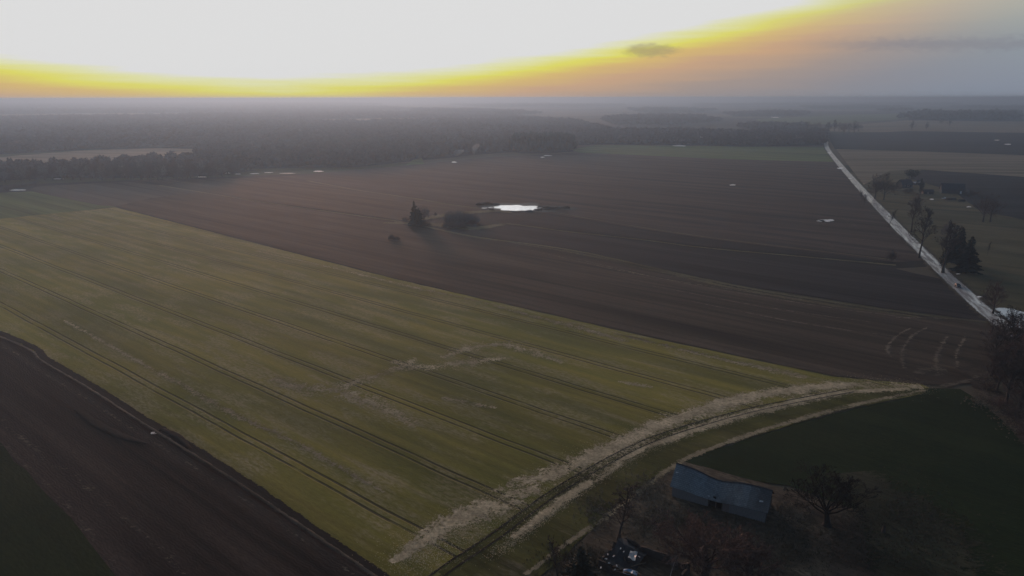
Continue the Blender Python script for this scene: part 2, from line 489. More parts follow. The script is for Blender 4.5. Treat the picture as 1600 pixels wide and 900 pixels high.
sheet('field', [(-420, 422), (0, 519), (150, 606), (300, 700), (450, 800), (530, 857), (600, 906), (700, 990), (220, 990), (110, 830), (0, 720), (-420, 540)], 0.22, M['plough_near'],
      'dark brown ploughed strip across the lower left corner', step=5)
sheet('field', [(-500, 520), (-420, 538), (0, 690), (90, 790), (180, 900), (240, 995), (-500, 1000)], 0.24, M['dark_grass'],
      'very dark green field filling the bottom left corner')
sheet('grass_field', [(1452, 609), (1500, 610), (1530, 628), (1600, 690), (1700, 760), (1900, 1000), (1280, 1000), (1330, 870), (1340, 800), (1230, 760), (1120, 745), (1058, 722), (1180, 684), (1300, 648), (1440, 618)], 0.18, M['dark_grass'],
      'dark green grass field behind the long barn', step=4)
sheet('farmyard', [(1060, 720), (1130, 740), (1240, 770), (1340, 800), (1352, 850), (1300, 990), (780, 1000), (850, 900), (905, 850), (962, 792), (1040, 736)], 0.19, M['yard'],
      'brown yard of dead grass around the long barn', step=3, jit=0.3)
# blends between grass, meadow and yard
M['rough_blend'] = field_mat('rough_blend', (0.050, 0.046, 0.028), (0.032, 0.035, 0.020), grain=0.7, streak=0.1, big=14, seed=11, bump_d=0.25, straw=0.62, straw_c=(0.085, 0.073, 0.05), alpha_edge=(0.9, 0.35, 0.0, 0.12))
M['yard_blend'] = field_mat('yard_blend', (0.046, 0.036, 0.029), (0.075, 0.058, 0.044), grain=0.8, streak=0.1, big=9, seed=5, bump_d=0.25, straw=0.5, straw_c=(0.14, 0.112, 0.082), alpha_edge=(0.8, 0.4, 0.0, 0.2))
strip('rough_grass', [(1330, 740), (1400, 800), (1440, 860), (1430, 960)], [20, 34, 40, 44], 0.225, M['rough_blend'], 'paler rough grass right of the spreading bare tree', 'grass', across=4)
strip('verge', [(1360, 1000), (1330, 900), (1320, 820), (1250, 790), (1190, 770)], [20, 14, 9, 6, 4], 0.235, M['yard_blend'], 'ragged brown grass edge between yard and dark field', 'verge', across=3)
strip('verge', [(1500, 560), (1530, 600), (1580, 650), (1660, 730)], [16, 14, 13, 14], 0.235, M['yard_blend'], 'brown leaf-strewn edge of the roadside thicket', 'verge', across=3)

sheet('headland', [(640, 980), (640, 938), (700, 889), (775, 839), (860, 776), (940, 728), (1010, 693), (1090, 666), (1180, 642), (1260, 626), (1330, 613), (1452, 608), (1440, 617), (1300, 645), (1180, 682), (1080, 714), (1040, 735), (960, 790), (900, 850), (845, 900), (800, 958)], 0.21,
      field_mat('headland_grass', (0.075, 0.072, 0.020), (0.100, 0.088, 0.030), grain=0.4, streak=0.3, big=20, seed=23, straw=0.56), 'greenish headland strip between the turning track and the yard', 'headland', step=4)
sheet('field', [(634, 258), (645, 250), (660, 246), (663, 256)], 0.13, M['far_green'], 'small pale green clearing at the edge of the forest')
# --- headland: straw band, turning track, grass strips
HEAD = [(600, 960), (700, 880), (800, 812), (900, 745), (1000, 690), (1100, 652), (1200, 630), (1300, 614), (1420, 606)]
M['straw'] = field_mat('straw', (0.62, 0.50, 0.33), (0.38, 0.305, 0.195), grain=1.2, fine=(1.3, 1.3), bands=0.3, streak=0.2, big=5, seed=13, bump_d=0.3, alpha_edge=(1.0, 0.6, 0.40, 0.3, 0.97, 0.05, True))
M['straw_thin'] = field_mat('straw_thin', (0.36, 0.29, 0.19), (0.24, 0.195, 0.125), grain=0.8, fine=(1.2, 1.2), bands=0.3, streak=0.4, big=8, seed=19, bump_d=0.2, alpha_edge=(0.9, 0.5, 0.39, 0.4, 0.8, 0.07, True))
M['head_green'] = field_mat('head_green', (0.066, 0.064, 0.018), (0.085, 0.078, 0.026), grain=0.4, streak=0.3, big=20, seed=23, alpha_edge=(0.4, 0.3, 0.0, 0.5))
M['rut'] = field_mat('rut', (0.030, 0.024, 0.018), (0.042, 0.034, 0.024), grain=0.4, streak=0.2, big=10, seed=31, alpha_edge=(0.6, 0.3, 0.0, 0.6, 0.9))
strip('headland', [(700, 905), (790, 838), (880, 775), (990, 712), (1090, 672), (1200, 648), (1300, 630), (1420, 611)], [8, 8, 8, 8, 9, 9, 8, 4], 0.215, M['head_green'], 'green verge of the headland beside the turning track', 'headland')
strip('headland', [(610, 880), (700, 822), (800, 772), (880, 738), (960, 700), (1060, 655), (1150, 628), (1240, 612), (1340, 602), (1440, 606)], [5, 16, 20, 18, 17, 18, 18, 16, 13, 8], 0.23, M['straw'], 'broad band of bleached straw along the crop headland', 'straw band', across=3)
strip('headland', [(800, 842), (880, 782), (940, 742), (1010, 702), (1100, 668), (1200, 640), (1300, 618), (1420, 609)], [4, 7, 6, 7, 9, 10, 10, 6], 0.232, M['straw'], 'narrow straw band outside the turning track', 'straw band', across=3)
strip('headland', [(820, 900), (900, 840), (980, 785), (1040, 738), (1100, 706), (1200, 672), (1320, 638), (1446, 612)], [2.5, 3, 3.5, 4, 4, 5, 5, 3], 0.234, M['straw_thin'], 'thin pale grass line where the headland meets the yard', 'straw band', across=3)
TRACK = [(640, 935), (700, 888), (775, 838), (860, 775), (940, 727), (1010, 692), (1090, 665), (1180, 641), (1260, 625), (1330, 612)]
for off in (-1.0, 1.0):
    strip('wheel_rut', TRACK, 0.75, 0.245, M['rut'], 'dark wheel rut curving along the headland, %s one of the pair' % ('inner' if off > 0 else 'outer'), 'wheel rut', off=off)
# curved links where the tramlines meet the turning track
TL = [[(700, 748), (760, 782), (792, 800), (800, 822)], [(820, 706), (880, 732), (905, 742), (900, 752)], [(955, 660), (1010, 672), (1060, 680)], [(1060, 634), (1130, 648), (1170, 646)]]
# pale streaks of thin crop
M['streak'] = field_mat('streak', (0.46, 0.37, 0.235), (0.31, 0.25, 0.16), grain=0.7, fine=(1.0, 1.4), streak=0.5, big=8, seed=37, alpha_edge=(1.3, 0.6, 0.36, 0.3, 0.85, 0.10, True))
SEED_LINES = [([(100, 500), (280, 600), (380, 655), (460, 692), (600, 770)], [3, 5, 6, 5, 3], 'long pale streak of thin crop between the two nearest tramlines'),
              ([(425, 592), (470, 606), (530, 612), (600, 640), (650, 668)], [8, 16, 20, 12, 6], 'blotchy bleached patch left of the middle of the crop'),
              ([(500, 612), (560, 596), (620, 578), (650, 560)], [8, 14, 12, 6], 'short pale patch crossing a tramline in mid crop'),
              ([(610, 566), (660, 574), (740, 566), (790, 560)], [8, 12, 14, 6], 'pale bent patch near the centre of the crop'),
              ([(690, 560), (730, 546), (790, 540), (880, 568)], [6, 14, 16, 5], 'faint bleached patch right of the bent pale patch'),
              ([(690, 622), (730, 630), (776, 638)], [3, 7, 3], 'small pale spot alone in the lower crop'),
              ([(400, 392), (500, 414), (640, 448), (740, 470), (840, 498)], [4, 5, 7, 5, 4], 'long pale line just inside the upper edge of the crop'),
              ([(790, 484), (900, 512), (980, 536)], [5, 12, 6], 'broader pale patch near the upper edge of the crop'),
              ([(960, 522), (1100, 556), (1260, 592)], [5, 8, 9], 'pale streak leading along the edge to the field corner'),
              ([(965, 597), (990, 602), (1020, 606)], [3, 7, 3], 'tiny pale spot right of the crop centre')]
for px, w, lb in SEED_LINES:
    strip('bare_patch', px, [k * 1.6 for k in w], 0.225, M['streak'], lb, 'bare patch', across=3)

# --- soil tracks and grass lines
M['grassy'] = field_mat('grassy', (0.155, 0.138, 0.082), (0.115, 0.102, 0.060), grain=0.4, streak=0.3, big=15, seed=43, alpha_edge=(0.6, 0.5, 0.0, 0.25, 0.85))
M['pale_soil'] = field_mat('pale_soil', (0.19, 0.155, 0.118), (0.13, 0.105, 0.08), grain=0.7, streak=0.3, big=8, seed=47, alpha_edge=(1.1, 0.6, 0.42, 0.3, 0.5))
M['turn_mark'] = field_mat('turn_mark', (0.21, 0.17, 0.125), (0.14, 0.112, 0.085), grain=0.7, streak=0.3, big=8, seed=49, alpha_edge=(1.2, 0.7, 0.34, 0.3, 0.9))
M['worn'] = field_mat('worn', (0.13, 0.105, 0.08), (0.10, 0.08, 0.06), grain=0.6, streak=0.3, big=8, seed=50, alpha_edge=(1.3, 0.6, 0.38, 0.3, 0.5))
M['ditch'] = field_mat('ditch', (0.018, 0.015, 0.014), (0.026, 0.021, 0.018), grain=0.6, streak=0.4, big=8, seed=59, alpha_edge=(0.4, 0.4, 0.0, 0.3, 0.95))
M['bank'] = field_mat('bank', (0.120, 0.098, 0.078), (0.075, 0.060, 0.048), grain=0.8, streak=0.5, big=8, seed=67, alpha_edge=(0.7, 0.5, 0.0, 0.4, 0.9))
strip('path', [(600, 348), (660, 350), (700, 353), (740, 357), (780, 352), (800, 351), (900, 364), (1000, 375), (1100, 388), (1250, 402), (1400, 416)], [8, 22, 26, 20, 12, 7, 5, 4, 4, 4, 5], 0.21, M['grassy'], 'grey-green grassy path running right from the tree clump', 'path', across=3)
strip('path', [(640, 346), (700, 336), (770, 330), (800, 333)], [14, 22, 20, 8], 0.205, M['grassy'], 'grassy patch between the tree clump and the pond', 'path', across=3)
strip('verge', [(250, 289), (420, 317), (560, 337), (640, 349), (740, 370), (900, 393), (1150, 448), (1400, 488), (1545, 506)], [5, 4, 5, 6, 5, 5, 4.5, 4, 3], 0.21, M['grassy'], 'pale grass line along the upper edge of the brown strip', 'verge')
strip('verge', [(800, 380), (900, 396), (1020, 422), (1150, 452), (1300, 478), (1440, 498)], [5, 12, 14, 12, 10, 6], 0.205, field_mat('thin_grass', (0.135, 0.115, 0.066), (0.095, 0.080, 0.048), grain=0.4, streak=0.5, big=15, seed=44, bands=2.5, alpha_edge=(1.1, 0.5, 0.0, 0.25, 0.85)), 'olive tan band of thin grass along the upper edge of the brown strip', 'verge', across=3)
strip('verge', [(480, 282), (560, 297), (640, 309), (700, 319), (760, 327)], [6, 6, 6, 7, 5], 0.20, M['grassy'], 'pale grass line behind the field spruces', 'verge')
strip('ditch', [(855, 334), (960, 352), (1100, 374), (1250, 393), (1400, 412)], [3, 3, 2.5, 2.5, 2], 0.22, M['ditch'], 'thin dark ditch running from the pond to the road', 'ditch')
strip('verge', [(860, 331), (960, 349), (1100, 371), (1250, 390), (1400, 408)], 2.2, 0.21, M['grassy'], 'pale rim along the far side of the ditch', 'verge')
for i, (px, lb) in enumerate([([(830, 392), (1000, 430), (1200, 462), (1420, 492)], 'upper'), ([(900, 405), (1050, 440), (1250, 475), (1400, 496)], 'second'),
                              ([(1020, 448), (1200, 482), (1360, 505)], 'third'), ([(1080, 472), (1250, 506), (1400, 528)], 'lowest')]):
    strip('soil_streak', px, [1.6, 3, 2.8, 1.8], 0.215, M['turn_mark'], 'pale straw streak on the brown strip, %s of four' % lb, 'soil streak', across=3)
for px, w, lb in [([(1392, 560), (1386, 548), (1394, 534), (1408, 522), (1424, 514)], [2, 2.4, 2.2, 2, 1], 'leftmost curved pale wheel mark where the tractor turned'),
                  ([(1412, 578), (1408, 556), (1416, 538), (1428, 524), (1448, 514)], [2.2, 2.6, 2, 2, 1], 'second curved pale wheel mark in the turning area'),
                  ([(1466, 590), (1462, 572), (1464, 556), (1472, 540), (1480, 528)], [3.6, 3, 2.6, 2.2, 2], 'brightest curved pale wheel mark in the turning area'),
                  ([(1496, 576), (1494, 555), (1508, 528)], [2, 2.4, 1.6], 'rightmost curved pale wheel mark in the turning area'),
                  ([(1432, 586), (1450, 578), (1480, 582)], [4, 6, 3], 'pale trampled patch above the field corner'),
                  ([(1390, 552), (1440, 545), (1500, 548)], [10, 22, 10], 'worn scuffed soil spread between the curved wheel marks'),
                  ([(1470, 606), (1500, 600), (1530, 590)], [3, 4, 3], 'pale straw patch beside the field corner'),
                  ([(1400, 498), (1480, 500), (1540, 504)], [2, 3, 3], 'pale grass lip by the road end of the brown strip'),
                  ([(1290, 390), (1340, 375), (1380, 382), (1400, 396)], [10, 20, 14, 8], 'worn pale soil by the shrub near the road'),
                  ([(1300, 335), (1350, 360), (1376, 366)], [12, 22, 10], 'worn soil patch right of the road puddle')]:
    strip('wheel_mark', px, [k * 2.0 for k in w], 0.225, M['worn'] if 'worn' in lb else M['turn_mark'], lb, 'wheel mark', across=3)
# lower left: ditch with raised banks, old soil heap, headland tracks
EDGE = [(-300, 368 + 40), (0, 519), (75, 562), (150, 606), (225, 655), (300, 702), (375, 750), (450, 801), (530, 856), (600, 905), (650, 950)]
strip('ditch', EDGE, [3, 3, 3, 3, 4.5, 4, 3, 3, 3], 0.235, M['ditch'], 'dark wet ditch along the lower left edge of the crop', 'ditch', across=3)
strip('bank', [(u - 7, v + 5) for u, v in EDGE], [1.6, 1.6, 1.5, 1.5, 1.5, 1.5], 0.20, M['bank'], 'low pale earth bank along the ditch', 'bank', ridge=0.45, across=6)
strip('soil_streak', [(u - 26, v + 10) for u, v in EDGE], [2, 2.4, 2, 2.4], 0.235, M['pale_soil'], 'faint worn line on the soil beside the earth bank', 'soil streak', across=3)
strip('bank', [(120, 640), (150, 662), (190, 682), (230, 694)], [2, 3.4, 3, 1.4], 0.20, M['ditch'], 'low dark ridge of dug soil on the ploughed strip', 'soil ridge', ridge=0.22, across=6)
strip('bank', [(252, 672), (275, 682), (296, 702)], [2, 3, 1.5], 0.20, M['ditch'], 'dark rounded spoil heap on the crop side of the ditch', 'soil ridge', ridge=0.4, across=6)
for px, w, lb in [([(-60, 610), (0, 655), (60, 705), (120, 750), (200, 815), (290, 900)], [4, 5, 6, 5, 4, 4], 'pale worn track near the lower left green field'),
                  ([(0, 690), (90, 775), (180, 880)], [3, 4, 3], 'straw-flecked margin of the lower left green field'),
                  ([(60, 715), (90, 735), (105, 745)], [2, 4, 2], 'bright scuffed spot on the lower left track')]:
    strip('soil_track', px, [k * 1.6 for k in w], 0.25, M['worn'], lb, 'soil track', across=3)

# --- road
m, N = new_mat('wet_gravel')
uv = N.n('ShaderNodeUVMap').outputs[0]
ux, uy, _ = N.xyz(uv)
co = N.n('ShaderNodeTexCoord').outputs['Object']
cv = N.n('ShaderNodeCombineXYZ')
N.put(cv.inputs[0], N.m('MULTIPLY', ux, 0.06)); N.put(cv.inputs[1], N.m('MULTIPLY', uy, 5.0))
n1 = N.noise(cv.outputs[0], 1.0, 5, 0.65)
n2 = N.noise(co, 1.2, 5, 0.6)
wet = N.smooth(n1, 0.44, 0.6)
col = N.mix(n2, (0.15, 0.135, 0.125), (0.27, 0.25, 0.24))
col = N.mix(N.m('MULTIPLY', wet, 0.75), col, (0.62, 0.62, 0.63))  # sky shine on the wet patches painted in as pale grey
edge_ = N.smooth(N.m('ADD', N.m('ABSOLUTE', N.m('SUBTRACT', uy, 0.5)), N.m('MULTIPLY', N.m('SUBTRACT', n2, 0.5), 0.3)), 0.5, 0.32)
rough = N.mix(wet, (0.6,) * 3, (0.15,) * 3)
finish(N, col, rough, 0.6, n2, 0.04, 0.5, edge_)
ROAD = [(1291, 219), (1292, 230), (1300, 243), (1318, 265), (1340, 290), (1362, 314), (1384, 337), (1410, 364), (1440, 394), (1470, 424), (1500, 452), (1530, 480), (1562, 507), (1600, 536), (1680, 596)]
strip('road', ROAD, [9, 8, 8, 8, 8, 7.5, 7.2, 7, 7, 7], 0.26, m, 'straight wet gravel road shining pale on the right', 'road', n=14, across=4)
M['road_verge'] = field_mat('road_verge', (0.060, 0.050, 0.036), (0.085, 0.070, 0.050), grain=0.5, streak=0.3, big=15, seed=73, alpha_edge=(0.6, 0.4, 0.0, 0.3))
strip('verge', ROAD, 15, 0.24, M['road_verge'], 'dull brown verge on both sides of the gravel road', 'verge', n=14, across=3)

# --- water with its sky reflection painted pale, and the frozen hollow
def ice_shine_mat(name, col, rough=0.25, spec=0.9, dcol=None):
    m, N = new_mat(name)
    co = N.n('ShaderNodeTexCoord').outputs['Object']
    n = N.noise(co, 0.35, 5, 0.6)
    c = N.mix(N.smooth(n, 0.38, 0.62), col, dcol or tuple(0.8 * c for c in col))
    finish(N, c, rough, spec, N.noise(co, 1.5, 3), 0.01, 0.3)
    return m
M['ice'] = ice_shine_mat('bright_ice', (0.86, 0.85, 0.82), 0.6, 0.25)  # sky reflection on puddles painted as near-white colour; also the snow patches
M['pond_ice'] = ice_shine_mat('pond_ice', (0.90, 0.87, 0.80), 0.22, 1.0)  # bright sky mirrored in the pond, put into its base colour
M['blue_ice'] = ice_shine_mat('blue_ice', (0.62, 0.68, 0.74), 0.22, 0.8, (0.50, 0.58, 0.66))
def blob(name, u, v, w, hpx, zz, mat, label, cat='puddle', n=28, rag=0.22, kind='structure', seed=1):
    r = random.Random(seed * 131 + int(u))
    ph = [r.uniform(0, 6.28) for _ in range(4)]
    pts = []
    for i in range(n):
        a = 2 * math.pi * i / n
        k = 1 + rag * (0.5 * math.sin(2 * a + ph[0]) + 0.4 * math.sin(3 * a + ph[1]) + 0.35 * math.sin(5 * a + ph[2]) + 0.3 * math.sin(8 * a + ph[3]))
        pts.append(G(u + w / 2 * k * math.cos(a), v - hpx / 2 * k * math.sin(a)))
    return sheet(name, None, zz, mat, label, cat, step=1e9, jit=0, world_pts=pts, kind=kind)
M['wet_mud'] = field_mat('wet_mud', (0.022, 0.018, 0.018), (0.032, 0.026, 0.024), grain=0.5, streak=0.3, big=10, seed=79, rough=0.6)
blob('pond_margin', 820, 325, 130, 15, 0.22, M['wet_mud'], 'dark muddy margin around the bright pond', 'mud', rag=0.3, seed=4)
blob('pond', 808, 325.3, 66, 9.5, 0.25, M['pond_ice'], 'bright ice-covered pond glowing in the middle of the fields', 'pond', n=60, rag=0.24, seed=2)
blob('puddle', 768, 324.5, 10, 2.0, 0.25, M['ice'], 'small bright puddle left of the pond', seed=3)
blob('puddle', 757, 325.5, 10, 1.4, 0.25, M['ice'], 'thin bright sliver of water farthest left of the pond', seed=5)
sheet('pond', [(1549, 487), (1560, 483), (1580, 484), (1602, 490), (1640, 500), (1700, 530), (1720, 575), (1640, 535), (1596, 520), (1575, 508)], 0.20, M['blue_ice'], 'flooded pale blue icy hollow right of the road', 'pond', step=2.0, jit=0.35)
PUD = [(1292, 346, 22, 4, 'bright puddle in the brown field left of the road trees'), (1283, 346.5, 14, 2.5, 'narrow left lobe of the puddle left of the road trees'),
       (1313, 264, 9, 2.4, 'small bright puddle against the far stretch of road'), (1329, 280, 6, 1.6, 'tiny bright puddle beside the middle stretch of road'),
       (1145, 290, 9, 2, 'lone small puddle in the large mauve field'), (1296, 240, 6, 1.3, 'tiny bright puddle by the far end of the road'),
       (498, 267.5, 14, 1.8, 'bright flood pool before the forest edge'), (449, 270.5, 22, 0.8, 'right piece of the broken flood water line along the forest edge'), (420, 269.5, 14, 0.7, 'middle piece of the broken flood water line along the forest edge'),
       (398, 271, 16, 0.8, 'left piece of the broken flood water line along the forest edge'), (356, 270, 8, 1.3, 'bright leftmost fleck of the flood water before the forest'), (372, 271.5, 10, 0.7, 'thin fleck of flood water beside the bright leftmost one'),
       (710, 253.5, 9, 1.8, 'small pool at the forest edge below the smoke'), (848, 246, 6, 1.4, 'left of two small pools in front of the dark wood'),
       (856, 243.5, 12, 1.2, 'right of two small pools in front of the dark wood'), (1558, 220.5, 8, 1.2, 'upper small puddle in the dark blue field'),
       (1575, 227, 12, 1.6, 'lower small puddle in the dark blue field'), (92, 278.5, 14, 1.6, 'pool beneath the left row of trees'),
       (28, 296, 26, 1.8, 'bright strip of water at the left edge of the green field'), (240, 677, 9, 4, 'small bright pool in the ditch at lower left'),
       (1212, 184, 14, 1.0, 'faint strip of water far beyond the road end'), (1062, 228.5, 22, 1.6, 'pale pool in front of the far grey barn'),
       (316, 276, 14, 1.4, 'thin pool under the right end of the left tree row'), (1456, 313, 7, 1.8, 'small pool in the meadow below the farm'),
       (1514, 325, 7, 1.6, 'tiny pale puddle right of the farm'), (1530, 466, 9, 2.4, 'melting snow patch on the verge below the spruces'), (1497, 430, 6, 1.6, 'small snow patch at the foot of the spruces')]
for i, (u, v, w, hp, lb) in enumerate(PUD):
    blob('puddle', u, v, w, hp, 0.28 if v < 640 else 0.27, M['ice'], lb, seed=i + 10)

# ------------------------------------------------------------------ vegetation
def wood_mat(name, A, B):
    m, N = new_mat(name)
    at = N.n('ShaderNodeAttribute', attribute_name='tone')
    n = N.noise(N.n('ShaderNodeTexCoord').outputs['Object'], 0.6, 3)
    f = N.m('ADD', N.m('MULTIPLY', at.outputs['Fac'], 0.75), N.m('MULTIPLY', n, 0.25))
    finish(N, N.mix(f, A, B), 0.95, 0.1)
    return m
M['bark'] = simple_mat('bark', (0.040, 0.033, 0.028), (0.065, 0.054, 0.046), 6, 0.9, 0.2, (3, 3, 0.6))
M['dark_bark'] = simple_mat('dark_bark', (0.016, 0.013, 0.011), (0.028, 0.023, 0.020), 6, 0.9, 0.1, (3, 3, 0.6))
M['birch_bark'] = simple_mat('birch_bark', (0.45, 0.43, 0.40), (0.20, 0.18, 0.17), 5, 0.8, 0.2, (1, 1, 3))
M['twig'] = simple_mat('twig', (0.042, 0.034, 0.030), (0.066, 0.052, 0.045), 1.5, 0.9, 0.2)
M['red_twig'] = simple_mat('red_twig', (0.060, 0.040, 0.036), (0.085, 0.056, 0.048), 1.5, 0.9, 0.2)
M['grey_twig'] = simple_mat('grey_twig', (0.095, 0.092, 0.095), (0.13, 0.125, 0.125), 1.5, 0.9, 0.2)
M['needle'] = simple_mat('needle', (0.010, 0.014, 0.010), (0.020, 0.027, 0.017), 2.0, 0.85, 0.2)
M['needle_far'] = simple_mat('needle_far', (0.020, 0.022, 0.015), (0.034, 0.034, 0.022), 2.0, 0.85, 0.2)
M['wood_bare'] = wood_mat('wood_bare', (0.044, 0.035, 0.033), (0.076, 0.061, 0.056))
M['wood_dark'] = wood_mat('wood_dark', (0.014, 0.018, 0.014), (0.030, 0.032, 0.024))

class Acc:
    def __init__(s): s.v, s.f, s.n = [], [], 0
    def tube(s, pts, radii, k):
        m_ = len(pts)
        for i, p in enumerate(pts):
            t_ = pts[min(i + 1, m_ - 1)] - pts[max(i - 1, 0)]
            t_ = t_ / (np.linalg.norm(t_) + 1e-9)
            a = np.cross(t_, (0.31, 0.95, 0.07)); a /= np.linalg.norm(a) + 1e-9
            b = np.cross(t_, a)
            for j in range(k):
                an = 6.28318 * j / k
                s.v.append(p + radii[i] * (math.cos(an) * a + math.sin(an) * b))
        for i in range(m_ - 1):
            for j in range(k):
                q0, q1 = s.n + i * k + j, s.n + i * k + (j + 1) % k
                s.f.append((q0, q1, q1 + k, q0 + k))
        s.n += m_ * k
    def quad(s, a, b, c, d_):
        s.v += [a, b, c, d_]
        s.f.append((s.n, s.n + 1, s.n + 2, s.n + 3)); s.n += 4
    def mesh(s, name, mat, smooth=False):
        me = bpy.data.meshes.new(name)
        V, Fc = np.array(s.v, np.float32), np.array(s.f, np.int32)
        me.vertices.add(len(V)); me.vertices.foreach_set('co', V.ravel())
        me.loops.add(Fc.size); me.loops.foreach_set('vertex_index', Fc.ravel())
        me.polygons.add(len(Fc)); me.polygons.foreach_set('loop_start', np.arange(0, Fc.size, 4, dtype=np.int32))
        me.update(calc_edges=True)
        me.materials.append(mat)
        return me
def unit(v): return v / (np.linalg.norm(v) + 1e-9)
def grow(acc, p, d_, L, r, lev, cfg, rng):
    n = 4 if lev < 2 else 3
    pts = [p]
    dd = d_
    for i in range(n):
        dd = unit(dd + rng.normal(0, cfg['wob'], 3) + np.array((0, 0, cfg['up'])))
        p = p + dd * L / n
        pts.append(p)
    rr = np.linspace(r, max(r * 0.3, cfg['rmin']), n + 1)
    acc.tube(pts, rr, 5 if lev == 1 else 3)
    if lev >= cfg['lev']: return
    for j in range(cfg['n'][lev]):
        t_ = rng.uniform(0.2, 1.0)
        i = min(int(t_ * n), n - 1)
        q = pts[i] + (pts[i + 1] - pts[i]) * (t_ * n - i)
        base = unit(pts[i + 1] - pts[i])
        side = unit(np.cross(base, rng.normal(0, 1, 3)))
        an = rng.uniform(0.4, 1.0)
        grow(acc, q, unit(base * math.cos(an) + side * math.sin(an)), L * rng.uniform(0.38, 0.62) * (1.15 - 0.45 * t_), max(r * 0.5 * (1 - 0.5 * t_), cfg['rmin']), lev + 1, cfg, rng)
def bare_tree(seed, kind='spread', bark='bark', twig='twig', lev=4, rmin=0.022, n=(0, 6, 5, 4)):
    """unit tree about 10 m tall; returns trunk and crown meshes"""
    rng = np.random.default_rng(seed)
    tr, cr = Acc(), Acc()
    cfg = dict(wob=0.14, up=0.07, rmin=rmin, lev=lev, n=list(n) + [0])
    if kind == 'spread': th, nl, ln, ang, t0, r0 = 3.2, 10, 6.2, (0.35, 1.25), 0.55, 0.42
    elif kind == 'tall': th, nl, ln, ang, t0, r0 = 8.6, 20, 3.4, (0.35, 0.9), 0.32, 0.22
    elif kind == 'slim': th, nl, ln, ang, t0, r0 = 8.8, 16, 2.6, (0.3, 0.75), 0.25, 0.13
    elif kind == 'round': th, nl, ln, ang, t0, r0 = 4.5, 14, 5.0, (0.3, 1.15), 0.4, 0.3
    elif kind == 'bush': th, nl, ln, ang, t0, r0 = 0.8, 24, 9.0, (0.15, 1.1), 0.05, 0.25
    p = np.zeros(3); pts = [p]; dd = np.array((0, 0, 1.0))
    k = 8
    for i in range(k):
        dd = unit(dd + rng.normal(0, 0.05, 3) + np.array((0, 0, 0.1)))
        p = p + dd * th / k
        pts.append(p)
    rr = np.linspace(r0, r0 * (0.5 if kind in ('spread', 'round') else 0.2), k + 1)
    rr[0] *= 1.35
    tr.tube([np.array((0, 0, -0.3))] + pts, np.concatenate(([rr[0] * 1.15], rr)), 8)
    for j in range(nl):
        t_ = t0 + (1 - t0) * (j + rng.uniform(0, 0.9)) / nl
        i = min(int(t_ * k), k - 1)
        q = pts[i] + (pts[i + 1] - pts[i]) * (t_ * k - i)
        az_ = j * 2.4 + rng.uniform(-0.4, 0.4)
        fr = (t_ - t0) / (1 - t0)
        if kind in ('spread', 'round'): an = ang[1] + (ang[0] * 0.3 - ang[1]) * (fr ** 0.8) * rng.uniform(0.7, 1.1)
        else: an = rng.uniform(*ang)
        L = ln * (rng.uniform(0.75, 1.1)) * ((1 - 0.55 * fr) if kind in ('tall', 'slim') else 1.0)
        grow(cr, q, np.array((math.cos(az_) * math.sin(an), math.sin(az_) * math.sin(an), math.cos(an))), L, r0 * (0.42 if kind != 'bush' else 0.2) * (1 - 0.4 * fr), 1, cfg, rng)
    a, b = tr.mesh('trunk', M[bark]), cr.mesh('crown', M[twig])
    V = np.array(cr.v)
    top = V[:, 2].max()
    rad = np.percentile(np.hypot(V[:, 0], V[:, 1]), 96)
    return dict(parts=[('trunk', a), ('crown', b)], h=top, r=rad)
def spruce(seed, ragged=0.25, needle='needle', whorls=26, shape=1.0):
    rng = np.random.default_rng(seed)
    tr, cr = Acc(), Acc()
    pts = [np.array((0, 0, zz)) for zz in (-0.3, 2, 5, 8, 9.8)]
    tr.tube(pts, [0.26, 0.2, 0.14, 0.07, 0.02], 7)
    for w in range(whorls):
        f = w / whorls
        z0 = 0.7 + 9.0 * f
        rad = (2.3 * (1 - f) ** 0.75 + 0.12) * shape
        nb = int(10 - 4 * f)
        for j in range(nb):
            az_ = rng.uniform(0, 6.283)
            L = rad * (1 + rng.normal(0, ragged))
            if L < 0.1: continue
            u_ = np.array((math.cos(az_), math.sin(az_), 0)); s_ = np.array((-u_[1], u_[0], 0))
            dr = rng.uniform(0.1, 0.35) * L
            a = np.array((0, 0, z0))
            for sg in range(5):
                f0 = rng.uniform(0.1, 0.8); f1 = min(1.05, f0 + rng.uniform(0.2, 0.4))
                c0 = a + u_ * L * f0 + np.array((0, 0, -dr * f0 ** 1.5)); c1 = a + u_ * L * f1 + np.array((0, 0, -dr * f1 ** 1.5 + rng.normal(0, 0.08)))
                wd = 0.22 * L * (1.1 - f0) + 0.08
                tilt = rng.uniform(-0.6, 0.6)
                sv = s_ * wd + np.array((0, 0, wd * tilt))
                cr.quad(c0 - sv * 0.7, c1 - sv * 0.25, c1 + sv * 0.25, c0 + sv * 0.7)
                hang = np.array((0, 0, -wd * rng.uniform(0.8, 1.6)))
                cr.quad(c0, c1, c1 + hang * 0.5 + sv * 0.2, c0 + hang)
    return dict(parts=[('trunk', tr.mesh('trunk', M['bark'])), ('crown', cr.mesh('crown', M[needle]))], h=9.8, r=2.3 * shape)
